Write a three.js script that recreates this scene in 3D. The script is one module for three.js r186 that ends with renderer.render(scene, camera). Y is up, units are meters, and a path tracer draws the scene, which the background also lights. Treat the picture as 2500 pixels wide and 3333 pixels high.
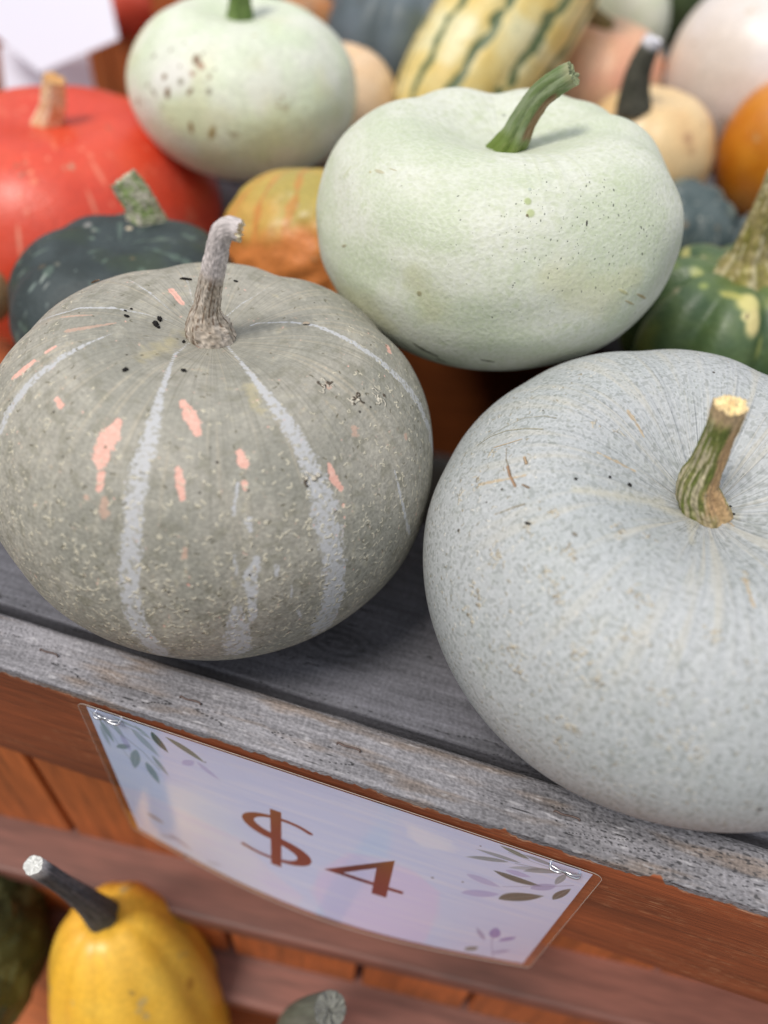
import * as THREE from 'three';

// ---------------------------------------------------------------- camera, sky, sun, exposure
const scene = new THREE.Scene();
const PW = 2500, PH = 3333, FPX = 2500;
const CAM = new THREE.Vector3(0, 0.38261, 0.15961);
const FWD = new THREE.Vector3(-0.14657346, -0.73680074, -0.66003098).normalize();
const UPV = new THREE.Vector3(-0.25261304, 0.67299379, -0.69517336).normalize();
const RGT = FWD.clone().cross(UPV).normalize();
const camera = new THREE.PerspectiveCamera(2 * Math.atan(PH / 2 / FPX) * 180 / Math.PI, PW / PH, 0.02, 200);
camera.position.copy(CAM); camera.up.copy(UPV); camera.lookAt(CAM.clone().add(FWD));
camera.focus = 0.388; camera.userData.fStop = 2.6;

const SKY = (() => {                                             // bright overcast, a little bluer towards the zenith
  const W = 128, H = 64, d = new Float32Array(W * H * 4);
  for (let j = 0; j < H; j++) for (let i = 0; i < W; i++) {
    const el = ((j + 0.5) / H - 0.5) * Math.PI, s = Math.max(0, Math.sin(el)), k = (j * W + i) * 4;
    const L = 0.96 * (1 + 2 * s) / 3;
    d[k] = L * (0.985 - 0.04 * s); d[k + 1] = L * (1.0 - 0.015 * s); d[k + 2] = L * (1.05 + 0.03 * s); d[k + 3] = 1;
  }
  const t = new THREE.DataTexture(d, W, H, THREE.RGBAFormat, THREE.FloatType);
  t.mapping = THREE.EquirectangularReflectionMapping; t.magFilter = THREE.LinearFilter; t.needsUpdate = true;
  return t;
})();
scene.background = SKY; scene.environment = SKY;
const sun = new THREE.DirectionalLight(new THREE.Color(1, 0.94, 0.86), 2.3);
sun.position.set(-1.1, 3.0, 0.9); sun.target.position.set(0, 0, -0.3);
sun.castShadow = true; sun.shadow.radius = 32; sun.shadow.mapSize.set(2048, 2048);
Object.assign(sun.shadow.camera, { left: -1.5, right: 1.5, top: 1.5, bottom: -1.5, near: 0.1, far: 8 });
scene.add(sun, sun.target);
const renderer = new THREE.WebGLRenderer({ antialias: true });
renderer.toneMapping = THREE.LinearToneMapping; renderer.toneMappingExposure = 1.0;
renderer.shadowMap.enabled = true;

// ---------------------------------------------------------------- helpers
let seed = 1;
const srand = (s) => { seed = s >>> 0; };
const rnd = () => { seed = (seed + 0x6D2B79F5) >>> 0; let t = seed; t = Math.imul(t ^ (t >>> 15), t | 1); t ^= t + Math.imul(t ^ (t >>> 7), t | 61); return ((t ^ (t >>> 14)) >>> 0) / 4294967296; };
const rr = (a, b) => a + (b - a) * rnd();
const PERM = new Uint8Array(512), GX = new Float32Array(512), GY = new Float32Array(512), GZ = new Float32Array(512);
{ srand(1234); const p = Array.from({ length: 256 }, (_, i) => i); for (let i = 255; i > 0; i--) { const j = Math.floor(rnd() * (i + 1)); [p[i], p[j]] = [p[j], p[i]]; }
  const g = [[1, 1, 0], [-1, 1, 0], [1, -1, 0], [-1, -1, 0], [1, 0, 1], [-1, 0, 1], [1, 0, -1], [-1, 0, -1], [0, 1, 1], [0, -1, 1], [0, 1, -1], [0, -1, -1]];
  for (let i = 0; i < 512; i++) { PERM[i] = p[i & 255]; const q = g[PERM[i] % 12]; GX[i] = q[0]; GY[i] = q[1]; GZ[i] = q[2]; } }
function ns(x, y, z) {                                           // gradient noise, about -1..1
  x += 31.7; y += 17.3; z += 53.1;
  let X = Math.floor(x), Y = Math.floor(y), Z = Math.floor(z); x -= X; y -= Y; z -= Z; X &= 255; Y &= 255; Z &= 255;
  const u = x * x * x * (x * (x * 6 - 15) + 10), v = y * y * y * (y * (y * 6 - 15) + 10), w = z * z * z * (z * (z * 6 - 15) + 10);
  const A = PERM[X] + Y, AA = PERM[A] + Z, AB = PERM[A + 1] + Z, B = PERM[X + 1] + Y, BA = PERM[B] + Z, BB = PERM[B + 1] + Z, x1 = x - 1, y1 = y - 1, z1 = z - 1;
  const a = GX[AA] * x + GY[AA] * y + GZ[AA] * z, b = GX[BA] * x1 + GY[BA] * y + GZ[BA] * z, c = GX[AB] * x + GY[AB] * y1 + GZ[AB] * z, d = GX[BB] * x1 + GY[BB] * y1 + GZ[BB] * z;
  const e = GX[AA + 1] * x + GY[AA + 1] * y + GZ[AA + 1] * z1, f = GX[BA + 1] * x1 + GY[BA + 1] * y + GZ[BA + 1] * z1, g = GX[AB + 1] * x + GY[AB + 1] * y1 + GZ[AB + 1] * z1, h = GX[BB + 1] * x1 + GY[BB + 1] * y1 + GZ[BB + 1] * z1;
  const p = a + u * (b - a), q = c + u * (d - c), r = e + u * (f - e), s = g + u * (h - g), m = p + v * (q - p), n = r + v * (s - r);
  return m + w * (n - m);
}
const fbm = (x, y, z, o = 3) => { let s = 0, a = 1, n = 0; for (let i = 0; i < o; i++) { s += a * ns(x, y, z); n += a; x = x * 2.03 + 5.1; y = y * 2.03 + 1.7; z = z * 2.03 + 9.2; a *= 0.5; } return s / n; };
const clamp = (x, a = 0, b = 1) => Math.min(b, Math.max(a, x));
const sst = (a, b, x) => { const t = clamp((x - a) / (b - a)); return t * t * (3 - 2 * t); };
const mix = (a, b, t) => a + (b - a) * t;
const V3 = (x, y, z) => new THREE.Vector3(x, y, z);
const ray = (px, py) => FWD.clone().multiplyScalar(FPX).addScaledVector(RGT, px - PW / 2).addScaledVector(UPV, -(py - PH / 2));
const atZ = (px, py, z) => { const r = ray(px, py); return CAM.clone().addScaledVector(r, (z - CAM.z) / r.z); };
const atY = (px, py, y) => { const r = ray(px, py); return CAM.clone().addScaledVector(r, (y - CAM.y) / r.y); };
const atD = (px, py, d) => CAM.clone().addScaledVector(ray(px, py), d / FPX);
const toPx = (p) => { const v = p.clone().sub(CAM), z = v.dot(FWD); return [PW / 2 + FPX * v.dot(RGT) / z, PH / 2 - FPX * v.dot(UPV) / z, z]; };
const used = {};
const numbered = (n) => { used[n] = (used[n] || 0) + 1; return used[n] === 1 ? n : n + '_' + String(used[n] - 1).padStart(3, '0'); };
function shadows(o) { o.traverse((m) => { if (m.isMesh) { m.castShadow = true; m.receiveShadow = true; } }); return o; }
function thing(name, label, category, pos = [0, 0, 0], group) {
  const g = new THREE.Group(); g.name = numbered(name); g.position.set(...pos); scene.add(g);
  g.userData = { label, category }; if (group) g.userData.group = group;
  return g;
}
function part(name, geo, mat, parent) { const m = new THREE.Mesh(geo, mat); m.name = name; m.castShadow = m.receiveShadow = true; parent.add(m); return m; }
function dataTex(W, H, arr, srgb, wrap) {
  const t = new THREE.DataTexture(arr, W, H, THREE.RGBAFormat, THREE.UnsignedByteType);
  t.magFilter = THREE.LinearFilter; t.minFilter = THREE.LinearMipmapLinearFilter; t.generateMipmaps = true;
  if (srgb) t.colorSpace = THREE.SRGBColorSpace;
  t.wrapS = wrap || THREE.RepeatWrapping; t.wrapT = wrap === undefined ? THREE.ClampToEdgeWrapping : wrap; t.needsUpdate = true;
  return t;
}
const S8 = (x) => Math.round(255 * clamp(x));
function grid(nu, nv, f) {                                       // parametric sheet f(u,v) -> [Vector3, uvx, uvy]
  const pos = [], uv = [], idx = [];
  for (let j = 0; j <= nv; j++) for (let i = 0; i <= nu; i++) { const [p, a, b] = f(i / nu, j / nv); pos.push(p.x, p.y, p.z); uv.push(a, b); }
  for (let j = 0; j < nv; j++) for (let i = 0; i < nu; i++) { const a = j * (nu + 1) + i, b = a + 1, c = a + nu + 1, d = c + 1; idx.push(a, c, b, b, c, d); }
  const g = new THREE.BufferGeometry();
  g.setAttribute('position', new THREE.Float32BufferAttribute(pos, 3)); g.setAttribute('uv', new THREE.Float32BufferAttribute(uv, 2)); g.setIndex(idx);
  g.computeVertexNormals();
  return g;
}

// ---------------------------------------------------------------- fruit: shape
// v = 0 at the stem, 1 at the blossom end; th = 2 pi u around
class Fruit {
  constructor(o) {
    Object.assign(this, { e: 0.85, dt: 0.25, wt: 0.35, db: 0.12, wb: 0.3, tx: 0, tz: 0, yaw: 0, lump: 0.02, lumpF: 1.5, ribs: [], taper: 0, wart: 0, ribY: 0.9, nu: 128, nv: 80 }, o);
    this.b = this.a * this.br;
    this.q = new THREE.Quaternion().setFromEuler(new THREE.Euler(this.tx, 0, this.tz, 'XYZ'));
    if (this.axis) this.q.setFromUnitVectors(V3(0, 1, 0), V3(...this.axis).normalize());
    this.q.multiply(new THREE.Quaternion().setFromAxisAngle(V3(0, 1, 0), this.yaw));
    this.c = V3(...this.p);
    if (this.low !== undefined) { let m = 1e9; for (let j = 0; j <= 40; j++) for (let i = 0; i < 40; i++) m = Math.min(m, this.world(i / 40, j / 40).y); this.c.y += this.low - m; }
  }
  local(u, v) {
    const th = 2 * Math.PI * u, ph = Math.PI * clamp(v), s = Math.sin(ph), c = Math.cos(ph);
    let rho = Math.pow(Math.max(s, 0), this.e), y = this.b * c;
    y -= c > 0 ? this.dt * this.b * Math.exp(-((rho / this.wt) ** 2)) : 0;
    y += c < 0 ? this.db * this.b * Math.exp(-((rho / this.wb) ** 2)) : 0;
    const dx = Math.cos(th), dz = Math.sin(th);
    let k = 1, dy = 0;
    const wv = s;
    for (const [t0, depth, width, hi] of this.ribs) {             // each groove: angle, depth, half width, how far down it runs
      let d = th - t0; d -= 2 * Math.PI * Math.round(d / (2 * Math.PI));
      const g = Math.exp(-((d / width) ** 2)) * (hi === undefined ? 1 : sst(hi + 0.2, hi - 0.2, v));
      k -= depth * g * Math.pow(wv, 0.6); dy -= depth * g * this.b * this.ribY * Math.max(0, c) * wv;
    }
    if (this.lump) { const f = this.lumpF; k += this.lump * fbm(dx * s * f + this.a * 90, c * f, dz * s * f, 2) * Math.min(1, s * 1.6); }
    if (this.wart) { const f = 9; const w = Math.max(0, ns(dx * s * f, c * f, dz * s * f)); k += this.wart * w * s; }
    k *= 1 - this.taper * c;
    return V3(this.a * rho * k * dx, y + dy, this.a * rho * k * dz);
  }
  world(u, v) { return this.local(u, v).applyQuaternion(this.q).add(this.c); }
  normal(u, v) {
    const e = 0.0025, vv = clamp(v, 0.004, 0.996);
    const du = this.world(u + e, vv).sub(this.world(u - e, vv)), dv = this.world(u, vv + e).sub(this.world(u, vv - e));
    return dv.cross(du).normalize().negate();
  }
  geometry(base) {
    const { nu, nv } = this, pos = [], nor = [], uv = [], idx = [];
    for (let j = 0; j <= nv; j++) for (let i = 0; i <= nu; i++) {
      const u = i / nu, v = j / nv, p = this.world(i === nu ? 0 : u, v).sub(base), n = this.normal(i === nu ? 0 : u, v);
      pos.push(p.x, p.y, p.z); nor.push(n.x, n.y, n.z); uv.push(u, v);
    }
    for (let j = 0; j < nv; j++) for (let i = 0; i < nu; i++) { const a = j * (nu + 1) + i, b = a + 1, c = a + nu + 1, d = c + 1; if (j) idx.push(a, b, c); if (j < nv - 1) idx.push(b, d, c); }
    const g = new THREE.BufferGeometry();
    g.setAttribute('position', new THREE.Float32BufferAttribute(pos, 3)); g.setAttribute('normal', new THREE.Float32BufferAttribute(nor, 3)); g.setAttribute('uv', new THREE.Float32BufferAttribute(uv, 2)); g.setIndex(idx);
    return g;
  }
  lowest() { let m = 1e9; for (let j = 0; j <= 60; j++) for (let i = 0; i < 60; i++) m = Math.min(m, this.world(i / 60, j / 60).y); return m; }
  cache() {
    if (this.gc) return this.gc;
    const N = 160, M = 110, a = [];
    for (let j = 1; j < M; j++) for (let i = 0; i < N; i++) { const u = i / N, v = j / M, p = this.world(u, v), q = toPx(p); const f = this.normal(u, v).dot(CAM.clone().sub(p)); if (f > 0) a.push([u, v, q[0], q[1]]); }
    return (this.gc = a);
  }
  uvAt(px, py) {                                                // the spot on the skin that the photo shows at this pixel
    let best = null, bd = 1e18;
    for (const e of this.cache()) { const d = (e[2] - px) ** 2 + (e[3] - py) ** 2; if (d < bd) { bd = d; best = e; } }
    let [u, v] = best, st = 0.004;
    for (let it = 0; it < 14; it++) { let mv = false; for (const [a, b] of [[st, 0], [-st, 0], [0, st], [0, -st]]) { const q = toPx(this.world(u + a, clamp(v + b, 0.003, 0.997))); const d = (q[0] - px) ** 2 + (q[1] - py) ** 2; if (d < bd) { bd = d; u += a; v = clamp(v + b, 0.003, 0.997); mv = true; } } if (!mv) st /= 2; }
    return [u, v];
  }
  pxScale(px, py) { const [u, v] = this.uvAt(px, py); return toPx(this.world(u, v))[2] / FPX; }   // metres per photo pixel there
}

// ---------------------------------------------------------------- fruit: skin painter (colours of the skin and its fine relief, in metres)
class Skin {
  constructor(fruit, W, H) {
    this.f = fruit; this.W = W; this.H = H; this.col = new Float32Array(W * H * 3); this.h = new Float32Array(W * H);
    this.rad = new Float32Array(H); this.arc = new Float32Array(H);
    for (let j = 0; j < H; j++) {
      const v = (j + 0.5) / H; let r = 0, a = 0;
      for (let k = 0; k < 4; k++) { const p = fruit.local(k / 4 + 0.1, v); r += Math.hypot(p.x, p.z) / 4; a += fruit.local(k / 4 + 0.1, clamp(v + 0.002)).distanceTo(fruit.local(k / 4 + 0.1, clamp(v - 0.002))) / 0.004 / 4; }
      this.rad[j] = Math.max(r, 1e-4); this.arc[j] = a;
    }
  }
  mask() { return new Float32Array(this.W * this.H); }
  disc(u, v, r, fn, su = 1, sv = 1, ang = 0) {                   // fn(index, 0..1 distance), r in metres, ellipse su (around) x sv (along)
    const { W, H } = this, jc = Math.floor(clamp(v, 0, 0.9999) * H), mu = 2 * Math.PI * this.rad[jc], mv = this.arc[jc], R = r * Math.max(su, sv);
    const nj = Math.ceil(R / mv * H) + 1, ni = Math.min(W >> 1, Math.ceil(R / mu * W) + 1), ca = Math.cos(ang), sa = Math.sin(ang);
    for (let dj = -nj; dj <= nj; dj++) { const j = jc + dj; if (j < 0 || j >= H) continue;
      for (let di = -ni; di <= ni; di++) {
        const fu = u * W - Math.floor(u * W), x = (di - fu + 0.5) / W * mu, y = ((j + 0.5) / H - v) * mv;
        const xr = (x * ca + y * sa) / (r * su), yr = (-x * sa + y * ca) / (r * sv), d = Math.hypot(xr, yr);
        if (d < 1) { let i = (Math.floor(u * W) + di) % W; if (i < 0) i += W; fn(j * W + i, d); }
      } }
  }
  tint(k, c, a) { const q = this.col; q[k * 3] = mix(q[k * 3], c[0], a); q[k * 3 + 1] = mix(q[k * 3 + 1], c[1], a); q[k * 3 + 2] = mix(q[k * 3 + 2], c[2], a); }
  spot(u, v, r, c, a, hgt = 0, su = 1, sv = 1, ang = 0) { this.disc(u, v, r, (k, d) => { const w = sst(1, 0.45, d); this.tint(k, c, a * w); this.h[k] += hgt * w; }, su, sv, ang); }
  line(m, pts, widths) {                                         // ribbon of photo pixels -> soft mask; widths in photo pixels
    for (let s = 0; s < pts.length - 1; s++) {
      const [x0, y0] = pts[s], [x1, y1] = pts[s + 1], w0 = widths[s], w1 = widths[s + 1], L = Math.hypot(x1 - x0, y1 - y0), n = Math.max(2, Math.ceil(L / 7));
      for (let i = 0; i <= n; i++) {
        const t = i / n, [u, v] = this.f.uvAt(mix(x0, x1, t), mix(y0, y1, t)), r = Math.max(0.5, mix(w0, w1, t) * 0.66) * toPx(this.f.world(u, v))[2] / FPX;
        this.disc(u, v, r, (k, d) => { if (1 - d > m[k]) m[k] = 1 - d; });
      }
    }
  }
  worm(u, v, len, w, c, a, hgt, curl = 1) {                      // a short curled line of cork on the skin
    let ang = rr(0, Math.PI * 2), n = Math.ceil(len / (w * 0.7)), st = len / n, bend = rr(-1, 1) * curl;
    for (let i = 0; i < n; i++) {
      const j = Math.floor(clamp(v, 0, 0.999) * this.H);
      this.spot(u, v, w, c, a, hgt);
      ang += bend * 0.55 + rr(-0.3, 0.3); if (rnd() < 0.12) bend = rr(-1, 1) * curl;
      u += Math.cos(ang) * st / (2 * Math.PI * this.rad[j]); v += Math.sin(ang) * st / this.arc[j]; u -= Math.floor(u); if (v < 0.01 || v > 0.99) return;
    }
  }
  areaUV() { for (;;) { const u = rnd(), v = rnd(), j = Math.floor(v * this.H); if (rnd() < this.rad[j] / (this.f.a * 1.05)) return [u, v]; } }
  fill(fn) {                                                     // fn(u, v, unit direction scaled to the fruit in metres) -> rgb, height
    const { W, H, f } = this, o = [0, 0, 0, 0];
    for (let j = 0; j < H; j++) for (let i = 0; i < W; i++) {
      const u = (i + 0.5) / W, v = (j + 0.5) / H, th = 2 * Math.PI * u, ph = Math.PI * v, s = Math.sin(ph), k = j * W + i;
      fn(u, v, Math.cos(th) * s * f.a, Math.cos(ph) * f.b, Math.sin(th) * s * f.a, o, k);
      this.col[k * 3] = o[0]; this.col[k * 3 + 1] = o[1]; this.col[k * 3 + 2] = o[2]; this.h[k] = o[3];
    }
  }
  maps(range) {
    const n = this.W * this.H, c = new Uint8Array(n * 4), b = range ? new Uint8Array(n * 4) : null;
    for (let k = 0; k < n; k++) { c[k * 4] = S8(this.col[k * 3]); c[k * 4 + 1] = S8(this.col[k * 3 + 1]); c[k * 4 + 2] = S8(this.col[k * 3 + 2]); c[k * 4 + 3] = 255; if (b) { const h = S8(0.5 + this.h[k] / range); b[k * 4] = b[k * 4 + 1] = b[k * 4 + 2] = h; b[k * 4 + 3] = 255; } }
    return [dataTex(this.W, this.H, c, true), b ? dataTex(this.W, this.H, b, false) : null];
  }
}
const mixc = (a, b, t) => [mix(a[0], b[0], t), mix(a[1], b[1], t), mix(a[2], b[2], t)];
// a plainer skin for the fruit farther back
function plainSkin(f, o) {
  const W = o.W || 768, s = new Skin(f, W, W / 2); srand(o.seed || 7);
  const fr = o.freq || 40, so = (o.seed || 7) * 3.1;
  s.fill((u, v, x, y, z, c) => {
    const n = fbm(x * fr + so, y * fr, z * fr, 3), m = fbm(x * 260, y * 260 + so, z * 260, 2);
    let q = mixc(o.A, o.B, sst(-0.35, 0.35, n));
    if (o.C) q = mixc(q, o.C, sst(0.05, 0.4, fbm(x * fr * 0.6 - so, y * fr * 0.6, z * fr * 0.6 + 4, 3)) * (o.cAmt || 0.8));
    if (o.bands) { const st = Math.cos(2 * Math.PI * u * o.bands + (o.bphase || 0) + 1.4 * fbm(x * 30, y * 30 + 3, z * 30, 2)), w = sst(o.bw || 0.75, (o.bw || 0.75) + 0.15, st + (o.bandN ?? 0.9) * fbm(x * 70, y * 40, z * 70 + so, 3)); q = mixc(q, o.bandC, w * (o.bandA || 0.9)); }
    if (o.zone) { const w = sst(o.zone[0], o.zone[1], v + 0.14 * n); q = mixc(q, o.zoneC, w); }
    const g = 1 + 0.10 * m;
    c[0] = q[0] * g; c[1] = q[1] * g; c[2] = q[2] * g; c[3] = 0.0003 * m + 0.0002 * n;
  });
  for (let i = 0; i < (o.blem ?? 26); i++) { const [u, v] = s.areaUV(), r = rr(0.0012, 0.005), c = rnd() < 0.5 ? [0.5, 0.4, 0.28] : [0.72, 0.66, 0.55], a = rr(0.15, 0.5); for (let k = 0; k < 5; k++) s.spot(u + rr(-1, 1) * r * 2.2, v + rr(-1, 1) * r * 4, r * rr(0.3, 1), c, a, 0.0001, rr(0.5, 1.4), rr(0.5, 1.4), rr(0, 3)); }
  for (let i = 0; i < (o.flecks || 0); i++) { const [u, v] = s.areaUV(); s.spot(u, v, rr(0.5, 1) * (o.fleckR || 0.0015), o.fleckC, rr(0.25, 0.75), 0.0002, 1, rr(1, o.fleckL || 1.6)); }
  for (const [px, py, r, c, a, su = 1, sv = 1, ang = 0] of o.spots || []) { const [u, v] = f.uvAt(px, py); s.spot(u, v, r * f.pxScale(px, py), c, a, 0.0001, su, sv, ang); }
  return s;
}

// ---------------------------------------------------------------- stems
// photo pixels give the line of the stem; its distance is that of the hollow it grows from
function stemGeo(f, pts, widths, o) {
  const base0 = f.world(0, 0.0), zb = base0.z, dz = o.dz || 0, n = pts.length;
  const P = pts.map(([x, y], i) => atZ(x, y, zb + dz * i / (n - 1)));
  const top = f.world(0.25, 0.02); if (o.free) { const [u, v] = f.uvAt(...pts[0]); P[0].copy(f.world(u, v)).addScaledVector(f.normal(u, v), -0.004); for (let i = 1; i < n; i++) P[i].copy(atZ(pts[i][0], pts[i][1], P[0].z + dz * i / (n - 1))); } else { P[0].copy(base0); P[0].y = Math.min(P[0].y, top.y) - 0.004; }
  const sc = toPx(P[0])[2] / FPX;
  const curve = new THREE.CatmullRomCurve3(P), NS = o.ns || 90, NR = o.nr || 48, so = o.seed || 1;
  const T = [], Nn = [], B = [], C = []; let nrm = null;
  for (let i = 0; i <= NS; i++) {
    const t = i / NS, p = curve.getPointAt(t), tg = curve.getTangentAt(t);
    if (!nrm) nrm = V3(1, 0, 0).addScaledVector(tg, -tg.x).normalize(); else nrm.addScaledVector(tg, -nrm.dot(tg)).normalize();
    C.push(p); T.push(tg); Nn.push(nrm.clone()); B.push(tg.clone().cross(nrm));
  }
  const pos = [], col = [], idx = [], ring = [];
  const W = (t) => { const x = t * (widths.length - 1), i = Math.min(widths.length - 2, Math.floor(x)); return mix(widths[i], widths[i + 1], x - i) / 2 * sc; };
  for (let i = 0; i <= NS; i++) for (let j = 0; j <= NR; j++) {
    const t = i / NS, a = 2 * Math.PI * (j % NR) / NR, ca = Math.cos(a), sa = Math.sin(a), w = W(t);
    const tw = a + (o.twist || 0) * t, rid = o.ridges ? o.ridgeA * (Math.pow(Math.abs(Math.cos(tw * o.ridges / 2 + 0.6)), 0.8) - 0.5) : 0;
    const rough = (o.rough ?? 0.06) * fbm(ca * 3 + so, sa * 3, t * 9, 3) + (o.grain ?? 0.03) * ns(ca * 14 + so, sa * 14, t * 30);
    const r = w * (1 + rid * (1 - 0.3 * t) + rough);
    const p = C[i].clone().addScaledVector(Nn[i], ca * r).addScaledVector(B[i], sa * r);
    if (i === NS) { p.addScaledVector(T[i], w * (o.jag ?? 0.25) * ns(ca * 4 + so, sa * 4, 2)); if (j < NR) ring.push(p.clone()); }
    pos.push(p.x, p.y, p.z); const c = o.color(t, a, ca, sa); col.push(...c.map((x) => Math.pow(clamp(x), 2.2)));
  }
  for (let i = 0; i < NS; i++) for (let j = 0; j < NR; j++) { const A = i * (NR + 1) + j, Bq = A + 1, Cq = A + NR + 1, D = Cq + 1; idx.push(A, Bq, Cq, Bq, D, Cq); }
  const g = new THREE.BufferGeometry();
  g.setAttribute('position', new THREE.Float32BufferAttribute(pos, 3)); g.setAttribute('color', new THREE.Float32BufferAttribute(col, 3)); g.setIndex(idx); g.computeVertexNormals();
  // the broken end: a fibrous plug set in the ring
  const cp = [], cc = [], ci = [], ctr = C[NS].clone().addScaledVector(T[NS], -W(1) * 0.12), K = 5, cutC = o.cut || [0.86, 0.76, 0.58];
  for (let k = 0; k <= K; k++) for (let j = 0; j < NR; j++) {
    const s = 1 - k / K, p = ctr.clone().lerp(ring[j], s * 0.985);
    p.addScaledVector(T[NS], W(1) * (o.plug ?? 0.35) * (k ? ns(Math.cos(j / NR * 6.28) * s * 5 + so, Math.sin(j / NR * 6.28) * s * 5, 7) : 0));
    cp.push(p.x, p.y, p.z); const g2 = 1 + 0.45 * ns(Math.cos(j / NR * 6.28) * s * 7 + so, Math.sin(j / NR * 6.28) * s * 7, 3); cc.push(...cutC.map((x) => Math.pow(clamp(x * g2), 2.2)));
  }
  for (let k = 0; k < K; k++) for (let j = 0; j < NR; j++) { const j2 = (j + 1) % NR, A = k * NR + j, Bq = k * NR + j2, Cq = A + NR, D = Bq + NR; ci.push(A, Bq, Cq, Bq, D, Cq); }
  const cg = new THREE.BufferGeometry();
  cg.setAttribute('position', new THREE.Float32BufferAttribute(cp, 3)); cg.setAttribute('color', new THREE.Float32BufferAttribute(cc, 3)); cg.setIndex(ci); cg.computeVertexNormals();
  return [g, cg];
}
const stemMat = new THREE.MeshStandardMaterial({ vertexColors: true, roughness: 0.82 });
const greenStemMat = new THREE.MeshStandardMaterial({ vertexColors: true, roughness: 0.55 });
const cutMat = new THREE.MeshStandardMaterial({ vertexColors: true, roughness: 0.95, side: THREE.DoubleSide });
const stemColor = (A, B, o = {}) => (t, a, ca, sa) => {
  const f = o.f || 2.2, n = fbm(ca * f + (o.s || 0), sa * f, t * (o.ft || 5), 3), g = ns(ca * 13 + (o.s || 0), sa * 13, t * (o.gt || 22)), l = ns(ca * 9 + 3, sa * 9, t * 2.5 + (o.s || 0));
  let c = mixc(A, B, sst(-0.3, 0.35, n)); if (o.C) c = mixc(c, o.C, sst(o.cl ?? 0.12, (o.cl ?? 0.12) + 0.12, l + 0.4 * g));
  if (o.tip && t > o.tipT) c = mixc(c, o.tip, sst(o.tipT, o.tipT + 0.12, t));
  const k = 1 + (o.g ?? 0.28) * g; return c.map((x) => x * k);
};

// a fruit with its skin and its stem, as one thing
function fruitThing(name, label, category, f, skin, o = {}) {
  const low = f.lowest(), base = V3(f.c.x, low, f.c.z), g = thing(name, label, category, base.toArray(), o.group);
  const [map, bump] = skin.maps(o.range === undefined ? 0.002 : o.range);
  const mat = new THREE.MeshPhysicalMaterial({ map, roughness: o.rough ?? 0.5, clearcoat: o.coat ?? 0, clearcoatRoughness: 0.35 });
  if (bump) { mat.bumpMap = bump; mat.bumpScale = o.range === undefined ? 0.002 : o.range; }
  part('rind', f.geometry(base), mat, g);
  if (o.stem) {
    const [sg, cg] = stemGeo(f, o.stem.pts, o.stem.w, o.stem); sg.translate(-base.x, -base.y, -base.z); cg.translate(-base.x, -base.y, -base.z);
    const st = part('stem', sg, o.stem.green ? greenStemMat : stemMat, g); part('cut_end', cg, cutMat, st);
  }
  return g;
}
const ringRibs = (n, depth, width, o = {}) => { srand(o.seed || n * 17); return Array.from({ length: n }, (_, i) => [(o.phase || 0) + 2 * Math.PI * (i + rr(-0.12, 0.12) * (o.jit ?? 1)) / n, depth * rr(0.6, 1.3), width * rr(0.8, 1.2), o.hi]); };

// ================================================================ the stand
function woodGrey(x, y, o) {                                     // weathered wood, x along the grain, metres
  const sx = x + 0.004 * ns(x * 9, y * 40, 1);
  const g1 = fbm(sx * 9, y * 160, 3 + o, 3), g2 = fbm(sx * 30, y * 900, 8 + o, 2), bl = fbm(x * 14, y * 22, 5 + o, 3), saw = ns(x * 620 + 5 * ns(x * 20, y * 30, 3), y * 90, o), pit = fbm(x * 500, y * 700, o, 2);
  let v = 0.55 + 0.16 * g1 + 0.11 * g2 + 0.16 * bl + 0.055 * saw + 0.14 * pit;
  const ck = Math.abs(ns(sx * 14, y * 210 + 3 * ns(x * 11, y * 9, 2), 20 + o)), crack = sst(0.016, 0.0, ck) * sst(0.02, 0.3, ns(x * 9, y * 60, 33 + o));
  v *= 1 - 0.5 * crack;
  return [v, bl, g1, crack, pit, saw];
}
const FB = 0.82, FBV = 0.24;                                     // front board sheet: 0.82 m of length, 0.24 m round its profile
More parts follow.
